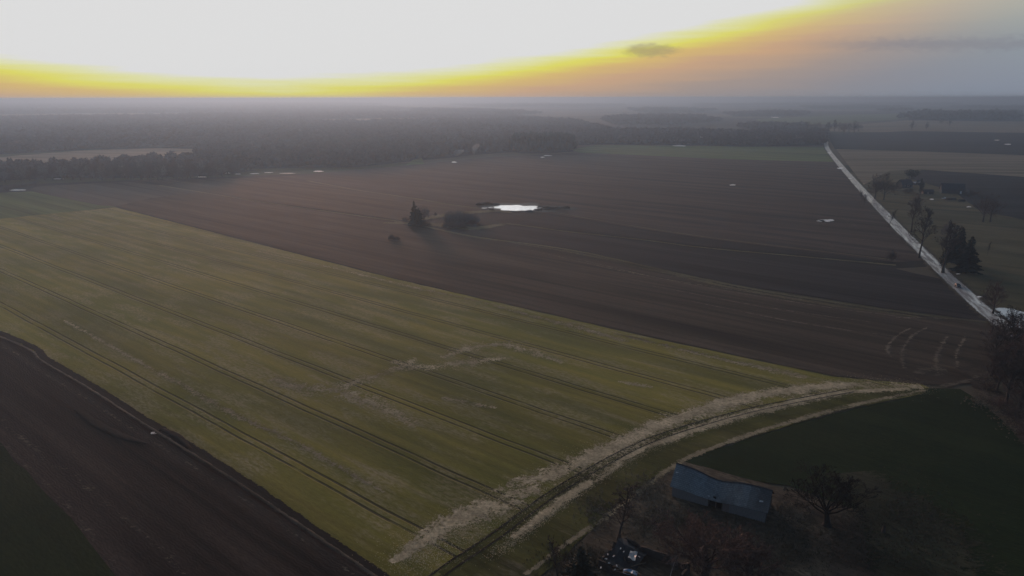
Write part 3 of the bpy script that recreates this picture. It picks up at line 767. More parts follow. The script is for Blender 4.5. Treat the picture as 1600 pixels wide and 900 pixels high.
def leafy(seed, needle='needle_far', squash=1.0):
    """dense rounded evergreen or ivy clump built of leaf sprays"""
    rng = np.random.default_rng(seed)
    tr, cr = Acc(), Acc()
    tr.tube([np.array((0, 0, zz)) for zz in (-0.3, 2, 5, 7)], [0.3, 0.24, 0.15, 0.05], 7)
    lob = [np.array((rng.normal(0, 1.1), rng.normal(0, 1.1), rng.uniform(2.5, 8))) for _ in range(12)]
    for c in lob:
        rr = rng.uniform(1.2, 2.0) * (1.15 - 0.06 * c[2])
        for _ in range(130):
            dv = unit(rng.normal(0, 1, 3)) * rr * rng.uniform(0.5, 1.08)
            p = c + dv; p[2] = max(p[2], 0.2)
            a, b = unit(rng.normal(0, 1, 3)) * rng.uniform(0.15, 0.4), unit(rng.normal(0, 1, 3)) * rng.uniform(0.1, 0.3)
            cr.quad(p - a, p - b, p + a, p + b)
    V = np.array(cr.v)
    return dict(parts=[('trunk', tr.mesh('trunk', M['bark'])), ('crown', cr.mesh('crown', M[needle]))], h=V[:, 2].max(), r=np.percentile(np.hypot(V[:, 0], V[:, 1]), 95))

def thicket(seed, twig, n=1500):
    rng = np.random.default_rng(seed)
    cr = Acc()
    for _ in range(n):
        a = rng.uniform(0, 6.283); r_ = math.sqrt(rng.uniform(0, 1))
        top = 4.0 * math.sqrt(max(0.04, 1 - r_ ** 2 * 0.92)) * (1 + 0.16 * math.sin(3 * a + seed) * r_) * rng.uniform(0.55, 1.06)
        p = np.array((math.cos(a) * r_ * 4.0, math.sin(a) * r_ * 4.0, rng.uniform(0, 0.5) * top))
        q = np.array((math.cos(a) * r_ * 5.0 + rng.normal(0, 0.35), math.sin(a) * r_ * 5.0 + rng.normal(0, 0.35), top))
        w = unit(rng.normal(0, 1, 3)) * 0.035
        cr.quad(p - w, p + w, q + w * 0.4, q - w * 0.4)
    return dict(parts=[('twigs', cr.mesh('twigs', M[twig]))], h=4.1, r=5.0)
PROTO = {
    'dome': thicket(21, 'grey_twig'), 'low_dome': thicket(22, 'twig', 950), 'red_dome': thicket(23, 'red_twig', 1200),
    'sparse': bare_tree(25, 'round', twig='red_twig', n=(0, 6, 4, 3), rmin=0.012),
    'spread': bare_tree(1, 'spread', bark='dark_bark', twig='dark_bark', lev=5, rmin=0.02, n=(0, 6, 5, 4, 3)),
    'red_round': bare_tree(2, 'round', twig='red_twig', lev=5, rmin=0.016, n=(0, 6, 5, 4, 3)),
    'slim': bare_tree(3, 'slim', n=(0, 5, 4, 3)),
    'tall': bare_tree(4, 'tall', n=(0, 5, 5, 3)),
    'tall_b': bare_tree(14, 'tall', n=(0, 5, 5, 3)),
    'round': bare_tree(5, 'round', n=(0, 6, 5, 4)),
    'round_b': bare_tree(15, 'round', n=(0, 6, 5, 4), twig='red_twig'),
    'birch': bare_tree(6, 'slim', bark='birch_bark', twig='grey_twig', n=(0, 5, 4, 3)),
    'grey': bare_tree(7, 'round', twig='grey_twig', n=(0, 6, 5, 4)),
    'bush': bare_tree(8, 'bush', n=(0, 6, 4, 3), rmin=0.05, lev=3),
    'red_bush': bare_tree(9, 'bush', twig='red_twig', n=(0, 6, 4, 3), rmin=0.05, lev=3),
    'grey_bush': bare_tree(10, 'bush', twig='grey_twig', n=(0, 9, 6, 4), rmin=0.055, lev=4),
    'spruce': spruce(11, 0.2, whorls=44), 'spruce_b': spruce(12, 0.26, whorls=46, shape=1.15), 'spruce_thin': spruce(13, 0.3, shape=0.8),
    'spruce_far': spruce(16, 0.22, 'needle_far', whorls=36),
    'leafy': leafy(17), 'thuja': leafy(18, 'needle'),
}
def plant(proto, name, label, cat, x, y, h, w=None, group=None, rz=None, lean=0.0):
    P = PROTO[proto]
    s = h / P['h']
    sx = (w / 2) / P['r'] if w else s
    root = empty(name, (x, y, 0.2))
    root.scale = (sx, sx, s)
    root.rotation_euler = (lean, 0, rng0.uniform(0, 6.28) if rz is None else rz)
    for nm, me in P['parts']:
        c = bpy.data.objects.new(nm, me)
        COL.objects.link(c)
        c.parent = root
    return tag(root, label, cat, group)
def plant_px(proto, name, label, cat, u, v, vtop, wpx=None, group=None, **kw):
    x, y = G(u, v)
    return plant(proto, name, label, cat, x, y, max(0.5, height(u, v, vtop)), wpx * px_m(u, v) if wpx else None, group, **kw)

# --- near trees
plant_px('spread', 'bare_tree', 'large spreading bare tree with a thick dark trunk right of the long barn', 'tree', 1291, 823, 724, 135, rz=0.4)
plant_px('red_round', 'bare_tree', 'broad reddish-brown bare tree in front of the long barn', 'tree', 1100, 912, 808, 175)
plant_px('slim', 'bare_tree', 'slim bare tree standing behind the ruined house', 'tree', 965, 846, 762, 62)
plant_px('slim', 'bare_tree', 'thin bare tree at the bottom left of the dark conifer', 'tree', 871, 905, 842, 34)
plant_px('red_round', 'bare_tree', 'low reddish bare tree at the bottom right of the ruined house', 'tree', 1175, 930, 850, 120)
plant_px('birch', 'birch_tree', 'small pale-stemmed birch growing beside the ruined house wall', 'tree', 1046, 905, 860, 24)
plant_px('spruce', 'conifer_tree', 'dark green conifer left of the ruined house', 'tree', 905, 925, 856, 66)
THICK = [(1552, 566, 500, 44), (1566, 584, 508, 52), (1580, 602, 515, 60), (1597, 596, 505, 60), (1572, 632, 545, 56), (1592, 640, 545, 60), (1557, 612, 540, 40), (1606, 575, 500, 56),
         (1612, 622, 530, 60), (1606, 668, 580, 60), (1586, 570, 503, 50), (1570, 552, 498, 44), (1626, 600, 515, 60), (1548, 590, 545, 34), (1632, 660, 560, 70)]
for i, (u, v, vt, w) in enumerate(THICK):
    plant_px(['round', 'tall', 'round_b', 'tall_b'][i % 4], 'bare_tree', 'dark bare tree in the thicket along the right edge above the dark grass field', 'tree', u, v, vt, w * 1.15, 'trees of the roadside thicket')
for i, (u, v, vt, w) in enumerate([(1545, 612, 596, 26), (1562, 640, 618, 34), (1585, 660, 632, 40), (1604, 690, 655, 44), (1555, 590, 570, 30), (1578, 620, 592, 34), (1598, 640, 606, 36)]):
    plant_px(['bush', 'red_bush'][i % 2], 'bush', 'low leafless bush at the foot of the thicket along the right edge', 'bush', u, v, vt, w, 'bushes under the roadside thicket')
# --- roadside and farm trees
plant_px('spread', 'bare_tree', 'small bare tree silhouetted against the pale blue icy hollow', 'tree', 1582, 521, 479, 52)
plant_px('round_b', 'bare_tree', 'brown-crowned bare tree between the road and the snow patch', 'tree', 1551, 492, 436, 44)
plant_px('spruce', 'spruce_tree', 'tall dark spruce, rear one of the roadside pair', 'tree', 1496, 412, 356, 24)
plant_px('spruce_b', 'spruce_tree', 'dark ragged spruce, front one of the roadside pair', 'tree', 1510, 427, 370, 32)
plant_px('spruce_thin', 'spruce_tree', 'slender dark spruce half hidden behind the roadside bare tree', 'tree', 1486, 412, 363, 13)
plant_px('tall_b', 'bare_tree', 'many-stemmed bare tree at the road edge left of the spruces', 'tree', 1473, 428, 344, 40)
plant_px('thuja', 'bush', 'dark ivy-like bush around the bare tree left of the spruces', 'bush', 1474, 424, 385, 20)
plant_px('tall', 'bare_tree', 'tallest bare tree standing across the road in mid distance', 'tree', 1436, 404, 322, 34)
plant_px('tall_b', 'bare_tree', 'thin bare tree just behind the tallest road tree', 'tree', 1424, 364, 308, 22)
plant_px('slim', 'bare_tree', 'small dark leaning tree on the left edge of the road', 'tree', 1389, 354, 326, 11, lean=0.12)
plant_px('bush', 'bush', 'small bare bush on the field edge left of the road', 'bush', 1393, 411, 387, 18)
plant_px('sparse', 'bare_tree', 'left of two bare reddish trees standing side by side in the meadow', 'tree', 1536, 348, 300, 36)
plant_px('sparse', 'bare_tree', 'right of two bare reddish trees, with the paler trunk', 'tree', 1547, 348, 304, 34)
plant_px('slim', 'bare_tree', 'very thin young tree alone on the right meadow', 'tree', 1542, 401, 378, 6)
plant_px('round', 'bare_tree', 'left bare tree of the group at the farm entrance', 'tree', 1367, 312, 272, 30)
plant_px('round', 'bare_tree', 'right bare tree of the group at the farm entrance', 'tree', 1381, 314, 270, 32)
plant_px('leafy', 'evergreen_tree', 'broad dark evergreen rising behind the small farmhouse', 'tree', 1423, 286, 266, 22)
plant_px('thuja', 'evergreen_tree', 'dark column-shaped evergreen right of the small farmhouse', 'tree', 1438, 306, 280, 12)
plant_px('bush', 'bush', 'dark hedge bush left of the small farmhouse', 'bush', 1397, 300, 284, 26)
plant_px('bush', 'bush', 'low bush in front of the small farmhouse', 'bush', 1420, 303, 294, 22)
plant_px('bush', 'bush', 'dark bush at the right end of the farm barn', 'bush', 1514, 309, 296, 26)
plant_px('slim', 'bare_tree', 'short dark tree at the roadside opposite the farm', 'tree', 1346, 315, 297, 8)
plant_px('slim', 'bare_tree', 'stubby dark tree next to the one opposite the farm', 'tree', 1351, 321, 304, 9)
plant_px('round', 'bare_tree', 'bare tree below the farm hedge', 'tree', 1430, 330, 302, 22)
plant_px('grey', 'bare_tree', 'pale thin-crowned bare tree behind the spruces', 'tree', 1479, 380, 344, 30)
# --- clump in the middle
plant_px('spruce_far', 'spruce_tree', 'taller dark spruce of the pair in the middle of the fields', 'tree', 648, 353, 313, 16)
plant_px('spruce_far', 'spruce_tree', 'shorter broader spruce leaning against the tall one in the field clump', 'tree', 655, 353, 324, 19)
plant_px('grey', 'bare_tree', 'greyish bare tree right of the field spruces', 'tree', 663, 350, 320, 24)
plant_px('low_dome', 'bush', 'low dark bush at the foot of the field spruces', 'bush', 664, 354, 344, 22)
plant_px('red_bush', 'bush', 'faint reddish bush left of the field spruces', 'bush', 634, 347, 338, 16)
plant_px('bush', 'bush', 'tiny upright bush between the spruce and the grey thicket', 'bush', 681, 338, 330, 6)
for u, v, vt, w, lb in [(712, 348, 327, 42, 'tallest grey bush of the rounded thicket'), (724, 347, 330, 38, 'middle grey bush of the rounded thicket'), (738, 348, 333, 28, 'lower grey bush at the right of the thicket')]:
    plant_px('dome', 'bush', lb, 'bush', u, v, vt, w)
for u, v, vt, w, lb in [(702, 356, 346, 24, 'brown bush at the front left of the grey thicket'), (718, 356, 346, 26, 'brown bush at the front middle of the grey thicket'), (738, 351, 343, 20, 'brown bush at the front right of the grey thicket')]:
    plant_px('red_dome', 'bush', lb, 'bush', u, v, vt, w)
plant_px('low_dome', 'bush', 'small dark bush alone on the brown strip', 'bush', 612, 374, 365, 12)
plant_px('low_dome', 'bush', 'lower right half of the lone bush on the brown strip', 'bush', 620, 375, 369, 13)
for i, (u, v, vt, w) in enumerate([(750, 321, 316, 16), (762, 320, 315, 18), (775, 321, 317, 16), (845, 325, 321, 14), (857, 327, 321, 18), (870, 327, 322, 18), (884, 326, 322, 16), (828, 331, 328, 16), (842, 329, 326, 14), (768, 328, 326, 10)]):
    plant_px('low_dome', 'bush', 'low dark bush on the bank of the bright pond', 'bush', u, v, vt, w, 'bushes round the bright pond')
# --- distant single trees
for u, v, vt, w, lb in [(1425, 204, 189, 10, 'lone distant tree, leftmost in the far pale field'), (1448, 204, 191, 7, 'slender lone tree second from left in the far pale field'),
                        (1471, 195, 186, 6, 'small lone tree just before the far dark wood'), (1484, 198, 187, 8, 'small lone tree right of the one before the far wood')]:
    plant_px('round', 'bare_tree', lb, 'tree', u, v, vt, w)
for i in range(22):
    u = 1172 + i * 8.2 + rng0.uniform(-3, 3)
    v = 208 + rng0.uniform(-2, 3) if u > 1255 else 228 + rng0.uniform(-3, 0)
    plant_px(['round', 'grey', 'round_b', 'tall'][i % 4], 'bare_tree', 'blue-hazed tree in the line of trees around the far end of the road', 'tree', u, v, v - rng0.uniform(12, 20), rng0.uniform(12, 20), 'trees around the far road end')
# --- left row of bare trees in front of the tan field
for i in range(64):
    u = -20 + 400 * i / 64 + rng0.uniform(-4, 4)
    v = np.interp(u, [-20, 40, 120, 220, 300, 400], [284, 280, 279, 281, 279, 271]) + rng0.uniform(-4, 1.5)
    hh = np.interp(u, [-20, 60, 120, 220, 320, 400], [22, 24, 30, 32, 28, 18]) * rng0.uniform(0.75, 1.1)
    plant_px(['round', 'round_b', 'bush', 'round', 'grey'][i % 5], 'bare_tree', 'bare tree in the dark row between the brown soil and the tan field at left', 'tree', u, v, v - hh, rng0.uniform(20, 30), 'left row of bare trees')
for i, (u, v) in enumerate([(8, 296), (22, 294), (38, 292), (54, 290), (-6, 298)]):
    plant_px('bush', 'bush', 'dark bush beside the water at the left edge of the green field', 'bush', u, v, v - 9, 22, 'bushes by the left water')

# ------------------------------------------------------------------ woods that read as one mass
def inside(poly, X, Y):
    n = len(poly); r = np.zeros(len(X), bool)
    j = n - 1
    for i in range(n):
        xi, yi = poly[i]; xj, yj = poly[j]
        c = ((yi > Y) != (yj > Y)) & (X < (xj - xi) * (Y - yi) / (yj - yi + 1e-12) + xi)
        r ^= c; j = i
    return r
ICO_V = None
def ico():
    bm = bmesh.new()
    bmesh.ops.create_icosphere(bm, subdivisions=1, radius=1.0)
    v = np.array([p.co[:] for p in bm.verts]); f = np.array([[q.index for q in p.verts] for p in bm.faces])
    bm.free()
    return v, f
ICO_V, ICO_F = ico()
def forest(name, px, mat, label, seed, h=15.0, spacing=0.0062, twigs=12, floor=True, cat='forest', holes=()):
    rng = np.random.default_rng(seed)
    poly = [G(*p) for p in px]
    pa = np.array([(math.atan2(x, y), math.log(math.hypot(x, y))) for x, y in poly])
    a0, a1, l0, l1 = pa[:, 0].min(), pa[:, 0].max(), pa[:, 1].min(), pa[:, 1].max()
    n_est = int((a1 - a0) / spacing * (l1 - l0) / (spacing * 1.7))
    A = rng.uniform(a0, a1, n_est); Lg = rng.uniform(l0, l1, n_est)
    D = np.exp(Lg)
    X, Y = D * np.sin(A), D * np.cos(A)
    k = inside(poly, X, Y)
    for hp in holes:
        k &= ~inside([G(*q) for q in hp], X, Y)
    X, Y, D = X[k], Y[k], D[k]
    n = len(X)
    lump = 0.5 + 0.5 * np.sin(X / 170 + np.sin(Y / 260) * 2) * np.sin(Y / 210 + 1.3 * np.sin(X / 330))
    hh = h * (0.62 + 0.38 * lump) * rng.uniform(0.65, 1.25, n)
    cr = np.maximum(3.4, D * spacing * 0.75) * rng.uniform(0.8, 1.25, n)
    # lumpy crowns
    nv, nf = len(ICO_V), len(ICO_F)
    rad = rng.uniform(0.7, 1.15, (n, nv, 1))
    V = ICO_V[None] * rad
    V = np.concatenate([V[:, :, :2] * cr[:, None, None] * 0.85, V[:, :, 2:] * (hh * 0.40)[:, None, None]], 2)
    V += np.stack([X, Y, hh * 0.55], 1)[:, None, :]
    Fc = ICO_F[None] + (np.arange(n) * nv)[:, None, None]
    V = V.reshape(-1, 3); Fc = Fc.reshape(-1, 3)
    tone = np.repeat(np.clip(0.5 * lump + rng.normal(0.25, 0.22, n), 0, 1), nv)
    # ragged twig sprays standing out of each crown
    th = rng.uniform(0, 6.283, (n, twigs)); ph = rng.uniform(0.1, 1.5, (n, twigs))
    dv = np.stack([np.cos(th) * np.sin(ph), np.sin(th) * np.sin(ph), np.cos(ph)], 2)
    c0 = np.stack([X, Y, hh * 0.5], 1)[:, None]
    sc = np.stack([cr * 1.15, cr * 1.15, hh * 0.58], 1)[:, None]
    tip = c0 + dv * sc * rng.uniform(0.85, 1.15, (n, twigs, 1))
    b0 = c0 + dv * sc * 0.45
    sd_ = rng.normal(0, 1, (n, twigs, 3)) * cr[:, None, None] * 0.22
    TV = np.stack([b0 - sd_, b0 + sd_, tip], 2).reshape(-1, 3)
    TF = np.arange(len(TV)).reshape(-1, 3) + len(V)
    # trunks along the visible edge
    V = np.concatenate([V, TV]); Fc = np.concatenate([Fc, TF])
    tone = np.concatenate([tone, np.repeat(np.clip(0.5 * lump + rng.normal(0.3, 0.2, n), 0, 1), twigs * 3)])
    o = mesh_obj(name, V, Fc, mat)
    at = o.data.attributes.new('tone', 'FLOAT', 'POINT')
    at.data.foreach_set('value', tone.astype(np.float32))
    tag(o, label, cat, kind='stuff')
    if floor:
        sheet('forest_floor', px, 0.09 + 0.001 * (seed % 17), M['forest_floor'], 'brown leaf litter under ' + label, 'forest floor', step=40, jit=4)
    return n

FOREST = [(-330, 232), (-330, 172), (0, 166), (200, 164), (420, 162), (600, 167), (760, 178), (900, 190), (960, 205), (905, 226), (893, 236), (860, 237), (800, 238), (740, 242), (650, 251), (560, 261), (460, 262), (390, 263), (330, 262), (308, 250), (304, 232), (250, 230), (130, 233), (0, 240)]
CLEAR = [[(-80, 178.5), (120, 176), (380, 175.5), (420, 178), (200, 180.5), (-60, 182.5)], [(470, 187), (600, 184.5), (770, 185), (800, 188), (640, 189.5), (500, 191)], [(560, 173), (690, 172.5), (760, 174.5), (620, 176)], [(30, 168.2), (260, 167.4), (420, 167.8), (240, 169.6), (60, 170)]]
for i, hp in enumerate(CLEAR):
    sheet('field', hp, 0.12, M['stubble'], 'pale clearing deep in the left forest, %s' % ['lower left one', 'long one at its right', 'small one near the horizon', 'thin one near the horizon at left'][i], step=60, jit=6)
nt = forest('forest', FOREST, M['wood_bare'], 'vast brown-grey leafless forest stretching back at left', 1, 12.5, holes=CLEAR)
nt += forest('forest', [(-330, 300), (-330, 262), (0, 259), (60, 261), (200, 251), (300, 247), (330, 256), (400, 266), (330, 274), (240, 277), (100, 276), (0, 281)], M['wood_bare'], 'dense belt of bare wood at left below the tan field', 2, 12, 0.0075)
nt += forest('forest', [(800, 237), (806, 222), (850, 218), (893, 220), (899, 228), (896, 237), (860, 240), (815, 240)], M['wood_dark'], 'darker evergreen stand jutting from the right end of the forest', 3, 20)
FAR = [([(905, 227), (900, 214), (960, 205), (1060, 205), (1160, 210), (1250, 206), (1292, 208), (1290, 228), (1180, 230), (1100, 228), (930, 226)], 'wood_bare', 'blue-grey wood behind the narrow green field', 12),
       ([(1403, 187), (1450, 182), (1530, 181), (1590, 181), (1598, 187), (1570, 191), (1500, 190), (1420, 189)], 'wood_dark', 'long dark wood alone on the far right plain', 30),
       ([(940, 188), (1000, 182), (1080, 183), (1130, 190), (1060, 196), (960, 196)], 'wood_bare', 'hazy wood beyond the blue-grey wood', 16),
       ([(640, 172), (760, 172), (850, 178), (780, 180), (660, 177)], 'wood_dark', 'dim stepped treeline above the forest in mid picture', 18),
       ([(980, 172), (1050, 171), (1120, 173), (1100, 176), (1000, 176)], 'wood_dark', 'thin distant wood right of centre near the horizon', 18),
       ([(1130, 178), (1200, 176), (1270, 178), (1250, 182), (1150, 183)], 'wood_bare', 'thin distant wood left of the far road line', 15),
       ([(1250, 168), (1330, 167), (1420, 168.5), (1400, 171), (1270, 171)], 'wood_dark', 'faint strip of wood near the horizon above the far road', 18),
       ([(1370, 174), (1420, 172), (1426, 174), (1390, 175.5)], 'wood_dark', 'short faint wood left of the long dark wood', 18),
       ([(1080, 164), (1300, 163), (1500, 164), (1500, 165.5), (1300, 165.5), (1100, 166)], 'wood_bare', 'faintest line of woods under the horizon at right', 18),
       ([(1480, 169), (1700, 168), (1800, 172), (1600, 173)], 'wood_bare', 'pale hazed wood above the long dark wood', 16),
       ([(700, 164), (850, 163.5), (980, 165), (900, 167), (760, 167)], 'wood_bare', 'faint line of woods under the horizon in mid picture', 18),
       ([(-300, 163), (0, 161.5), (300, 161), (560, 161.5), (600, 164), (300, 163.5), (0, 164.5)], 'wood_dark', 'last dark line of forest under the horizon at left', 20),
       ([(1150, 200), (1200, 196), (1262, 197), (1250, 203), (1180, 204)], 'wood_bare', 'small hazy wood behind the trees of the far road end', 14)]
for i, (px, mt, lb, hh) in enumerate(FAR):
    nt += forest('forest', px, M[mt], lb, 20 + i, hh, 0.0045 if px[0][1] < 180 else 0.0055)
print('forest trees', nt)

# ------------------------------------------------------------------ buildings
M['plank'] = simple_mat('grey_plank', (0.11, 0.112, 0.115), (0.18, 0.175, 0.17), 3.0, 0.85, 0.25, (6, 6, 0.4))
M['plank_dark'] = simple_mat('dark_plank', (0.025, 0.024, 0.024), (0.045, 0.042, 0.040), 3.0, 0.9, 0.2, (6, 6, 0.4))
M['plank_pale'] = simple_mat('pale_plank', (0.16, 0.13, 0.12), (0.11, 0.095, 0.09), 3.0, 0.85, 0.2, (6, 6, 0.4))
M['hollow'] = simple_mat('dark_interior', (0.006, 0.006, 0.006), (0.010, 0.009, 0.009), 1.0, 0.95, 0.05)  # near-black colour standing in for shade inside openings
M['roof_dark'] = simple_mat('dark_roof', (0.022, 0.024, 0.030), (0.036, 0.038, 0.045), 1.2, 0.7, 0.35)
M['pale_sheet'] = simple_mat('pale_sheet', (0.50, 0.50, 0.50), (0.36, 0.36, 0.37), 2.0, 0.5, 0.5)
M['blue_sheet'] = simple_mat('blue_sheet', (0.26, 0.36, 0.50), (0.20, 0.28, 0.40), 2.0, 0.4, 0.5)
M['white_wall'] = simple_mat('white_wall', (0.78, 0.78, 0.76), (0.62, 0.62, 0.60), 1.5, 0.8, 0.3)
M['brown_wall'] = simple_mat('brown_wall', (0.045, 0.036, 0.030), (0.065, 0.052, 0.044), 1.5, 0.85, 0.2)
M['timber'] = simple_mat('timber', (0.10, 0.085, 0.07), (0.06, 0.05, 0.042), 3.0, 0.85, 0.2)
def glass_mat():
    m, N = new_mat('window_glass')
    n = N.noise(N.n('ShaderNodeTexCoord').outputs['Object'], 2.0)
    finish(N, N.mix(n, (0.02, 0.022, 0.025), (0.035, 0.04, 0.045)), 0.08, 0.8)
    return m
M['glass'] = glass_mat()
# corrugated fibre-cement roof with stained bands
m, N = new_mat('barn_roof')
co = N.n('ShaderNodeTexCoord').outputs['Object']
w = N.n('ShaderNodeTexWave', wave_type='BANDS', bands_direction='X')
N.put(w.inputs[0], co); w.inputs['Scale'].default_value = 1.6
n1 = N.noise(N.mapping(co, scale=(0.22, 0.08, 0.1)), 1.0, 4, 0.6)
n2 = N.noise(co, 1.5, 5, 0.7)
col = N.mix(N.smooth(n1, 0.42, 0.58), (0.075, 0.088, 0.105), (0.165, 0.195, 0.22))
xr, _, _ = N.xyz(co)
xr = N.m('ADD', xr, N.m('MULTIPLY', N.m('SUBTRACT', n2, 0.5), 0.5))
col = N.mix(N.m('MULTIPLY', N.smooth(xr, 6.3, 6.0), 0.6), col, (0.20, 0.245, 0.27))
col = N.mix(N.m('MULTIPLY', N.smooth(xr, 14.8, 15.0), 0.5), col, (0.06, 0.062, 0.066))
col = N.mix(N.m('MULTIPLY', N.smooth(n2, 0.5, 0.7), 0.5), col, (0.05, 0.05, 0.045))
bk = N.n('ShaderNodeTexBrick')
N.put(bk.inputs[0], N.mapping(co, scale=(0.9, 0.8, 1)))
bk.inputs['Scale'].default_value = 1.0
bk.inputs['Mortar Size'].default_value = 0.02
bk.inputs['Color1'].default_value = (1, 1, 1, 1); bk.inputs['Color2'].default_value = (0.78, 0.8, 0.82, 1); bk.inputs['Mortar'].default_value = (0.4, 0.4, 0.4, 1)
col = N.mix(1.0, col, bk.outputs[0], 'MULTIPLY')
finish(N, col, 0.6, 0.4, w.outputs[1], 0.05, 0.8)
M['barn_roof'] = m

def box_geo(x0, x1, y0, y1, z0, z1):
    v = [(x, y, z) for z in (z0, z1) for x, y in ((x0, y0), (x1, y0), (x1, y1), (x0, y1))]
    return v, [(3, 2, 1, 0), (4, 5, 6, 7), (0, 1, 5, 4), (1, 2, 6, 5), (2, 3, 7, 6), (3, 0, 4, 7)]
def box(name, parent, mat, *b):
    v, f = box_geo(*b)
    return mesh_obj(name, v, f, mat, parent)
def slab(name, parent, mat, rows, th):
    """rows: list of point lists (a grid); gives it a thickness downward"""
    nr, nc = len(rows), len(rows[0])
    top = [Vector(p) for r in rows for p in r]
    v = [tuple(p) for p in top] + [(p.x, p.y, p.z - th) for p in top]
    o = nr * nc
    f = []
    for i in range(nr - 1):
        for j in range(nc - 1):
            a = i * nc + j
            f.append((a, a + 1, a + nc + 1, a + nc)); f.append((o + a, o + a + nc, o + a + nc + 1, o + a + 1))
    for j in range(nc - 1):
        for a, b in ((j + 1, j), ((nr - 1) * nc + j, (nr - 1) * nc + j + 1)):
            f.append((a, b, o + b, o + a))
    for i in range(nr - 1):
        for a, b in ((i * nc, (i + 1) * nc), ((i + 1) * nc + nc - 1, i * nc + nc - 1)):
            f.append((a, b, o + b, o + a))
    ob = mesh_obj(name, v, f, mat, parent)
    bm = bmesh.new(); bm.from_mesh(ob.data); bmesh.ops.recalc_face_normals(bm, faces=bm.faces); bm.to_mesh(ob.data); bm.free()
    return ob

# --- the long barn: sagging ridge, open bay in the middle
bl, br = Vector(G(1049, 777)), Vector(G(1194, 819))
bd = br - bl
BL, BW = bd.length, 6.8
barn = empty('long_barn', (bl.x, bl.y, 0.2), math.atan2(bd.y, bd.x))
tag(barn, 'long blue-grey barn with a sagging ridge in the dead-grass yard', 'barn')
rh = lambda s: 5.9 - 1.15 * math.exp(-((s - 0.46) / 0.2) ** 2) - 0.45 * s       # ridge height
eh = lambda s: 2.5 - 0.55 * math.exp(-((s - 0.45) / 0.25) ** 2)
S = [i / 14 for i in range(15)]
rj = random.Random(3)
OV = 0.5
def prow(s, side):
    x = -0.4 + (BL + 0.8) * s
    r_, e_ = rh(s), eh(s)
    row = []
    for k in range(5):
        c = k / 4
        yy = (BW / 2) * (1 - c) + (-OV if side < 0 else BW + OV) * c
        row.append((x, yy, r_ * (1 - c) + e_ * c - 0.25 * math.sin(math.pi * c) * (0.4 + math.exp(-((s - 0.45) / 0.2) ** 2)) + rj.uniform(-0.04, 0.04)))
    return row
slab('roof', barn, M['barn_roof'], [prow(s, -1) for s in S], 0.08)
slab('roof', barn, M['barn_roof'], [prow(s, 1) for s in S], 0.08)
slab('ridge_cap', barn, M['roof_dark'], [[(-0.4 + (BL + 0.8) * s, BW / 2 + dy_, rh(s) + dz_) for dy_, dz_ in ((-0.22, -0.06), (0, 0.09), (0.22, -0.06))] for s in S], 0.05)
XO = [0, 0.40 * BL, 0.56 * BL, 0.63 * BL, BL]
def wall_run(name, mat, x0, x1, y0, y1, drop=0.15):
    v, f = box_geo(x0, x1, y0, y1, 0, 1)
    v = [(p[0], p[1], 0.0 if p[2] == 0 else eh(p[0] / BL) - drop) for p in v]
    return mesh_obj(name, v, f, mat, barn)
wall_run('wall', M['plank'], XO[0], XO[1], 0, 0.18)
wall_run('open_bay', M['hollow'], XO[1], XO[2], 0.5, 0.6)  # dark panel painted as the shade inside the bay
w_ = wall_run('door', M['plank_pale'], XO[2] + 0.02, XO[3] - 0.02, -0.06, 0.06)
w_['label'] = 'pale plank barn door'
wall_run('wall', M['plank'], XO[3], XO[4], 0, 0.18)
wall_run('wall', M['plank_dark'], 0, BL, BW - 0.18, BW)
for x0, s in ((0.0, 0.02), (BL - 0.18, 0.98)):
    r_, e_ = rh(s) - 0.2, eh(s) - 0.2
    v = [(x0, 0.19, 0), (x0, BW - 0.19, 0), (x0, BW - 0.19, e_), (x0, BW / 2, r_), (x0, 0.19, e_)]
    v += [(p[0] + 0.18, p[1], p[2]) for p in v]
    mesh_obj('gable', v, [(4, 3, 2, 1, 0), (5, 6, 7, 8, 9), (0, 1, 6, 5), (1, 2, 7, 6), (2, 3, 8, 7), (3, 4, 9, 8), (4, 0, 5, 9)], M['plank_dark'], barn)
# posts in the open bay, loose sheets on the roof
for x_ in (XO[1] + 0.1, (XO[1] + XO[2]) / 2, XO[2] - 0.2):
    box('post', barn, M['timber'], x_, x_ + 0.16, 0.02, 0.18, 0, eh(x_ / BL) - 0.2)
for sx_, c, wd, hg, nm in ((0.02, 0.35, 0.5, 0.3, 'roof_patch'), (0.90, 0.55, 0.7, 0.35, 'roof_patch'), (0.40, 0.82, 0.3, 0.15, 'roof_patch')):
    p0 = prow(sx_, -1); p1 = prow(min(1, sx_ + 0.04), -1)
    k = int(c * 4)
    base = Vector(p0[k]).lerp(Vector(p0[k + 1]), c * 4 - k)
    dn = (Vector(p0[k + 1]) - Vector(p0[k])).normalized(); al = (Vector(p1[k]) - Vector(p0[k])).normalized()
    slab(nm, barn, M['pale_sheet'], [[base + Vector((0, 0, 0.10)), base + dn * hg + Vector((0, 0, 0.10))], [base + al * wd + Vector((0, 0, 0.14)), base + al * wd + dn * hg * 0.6 + Vector((0, 0, 0.10))]], 0.03)
p0 = prow(0.45, -1)
slab('roof_hole', barn, M['hollow'], [[Vector(p0[3]) + Vector((0, 0, 0.07)), Vector(p0[3]) + Vector((0, -0.45, -0.14))], [Vector(p0[3]) + Vector((0.6, 0, 0.05)), Vector(p0[3]) + Vector((0.7, -0.5, -0.17))]], 0.02)  # dark sheet laid on the roof, painted as the shade of a hole

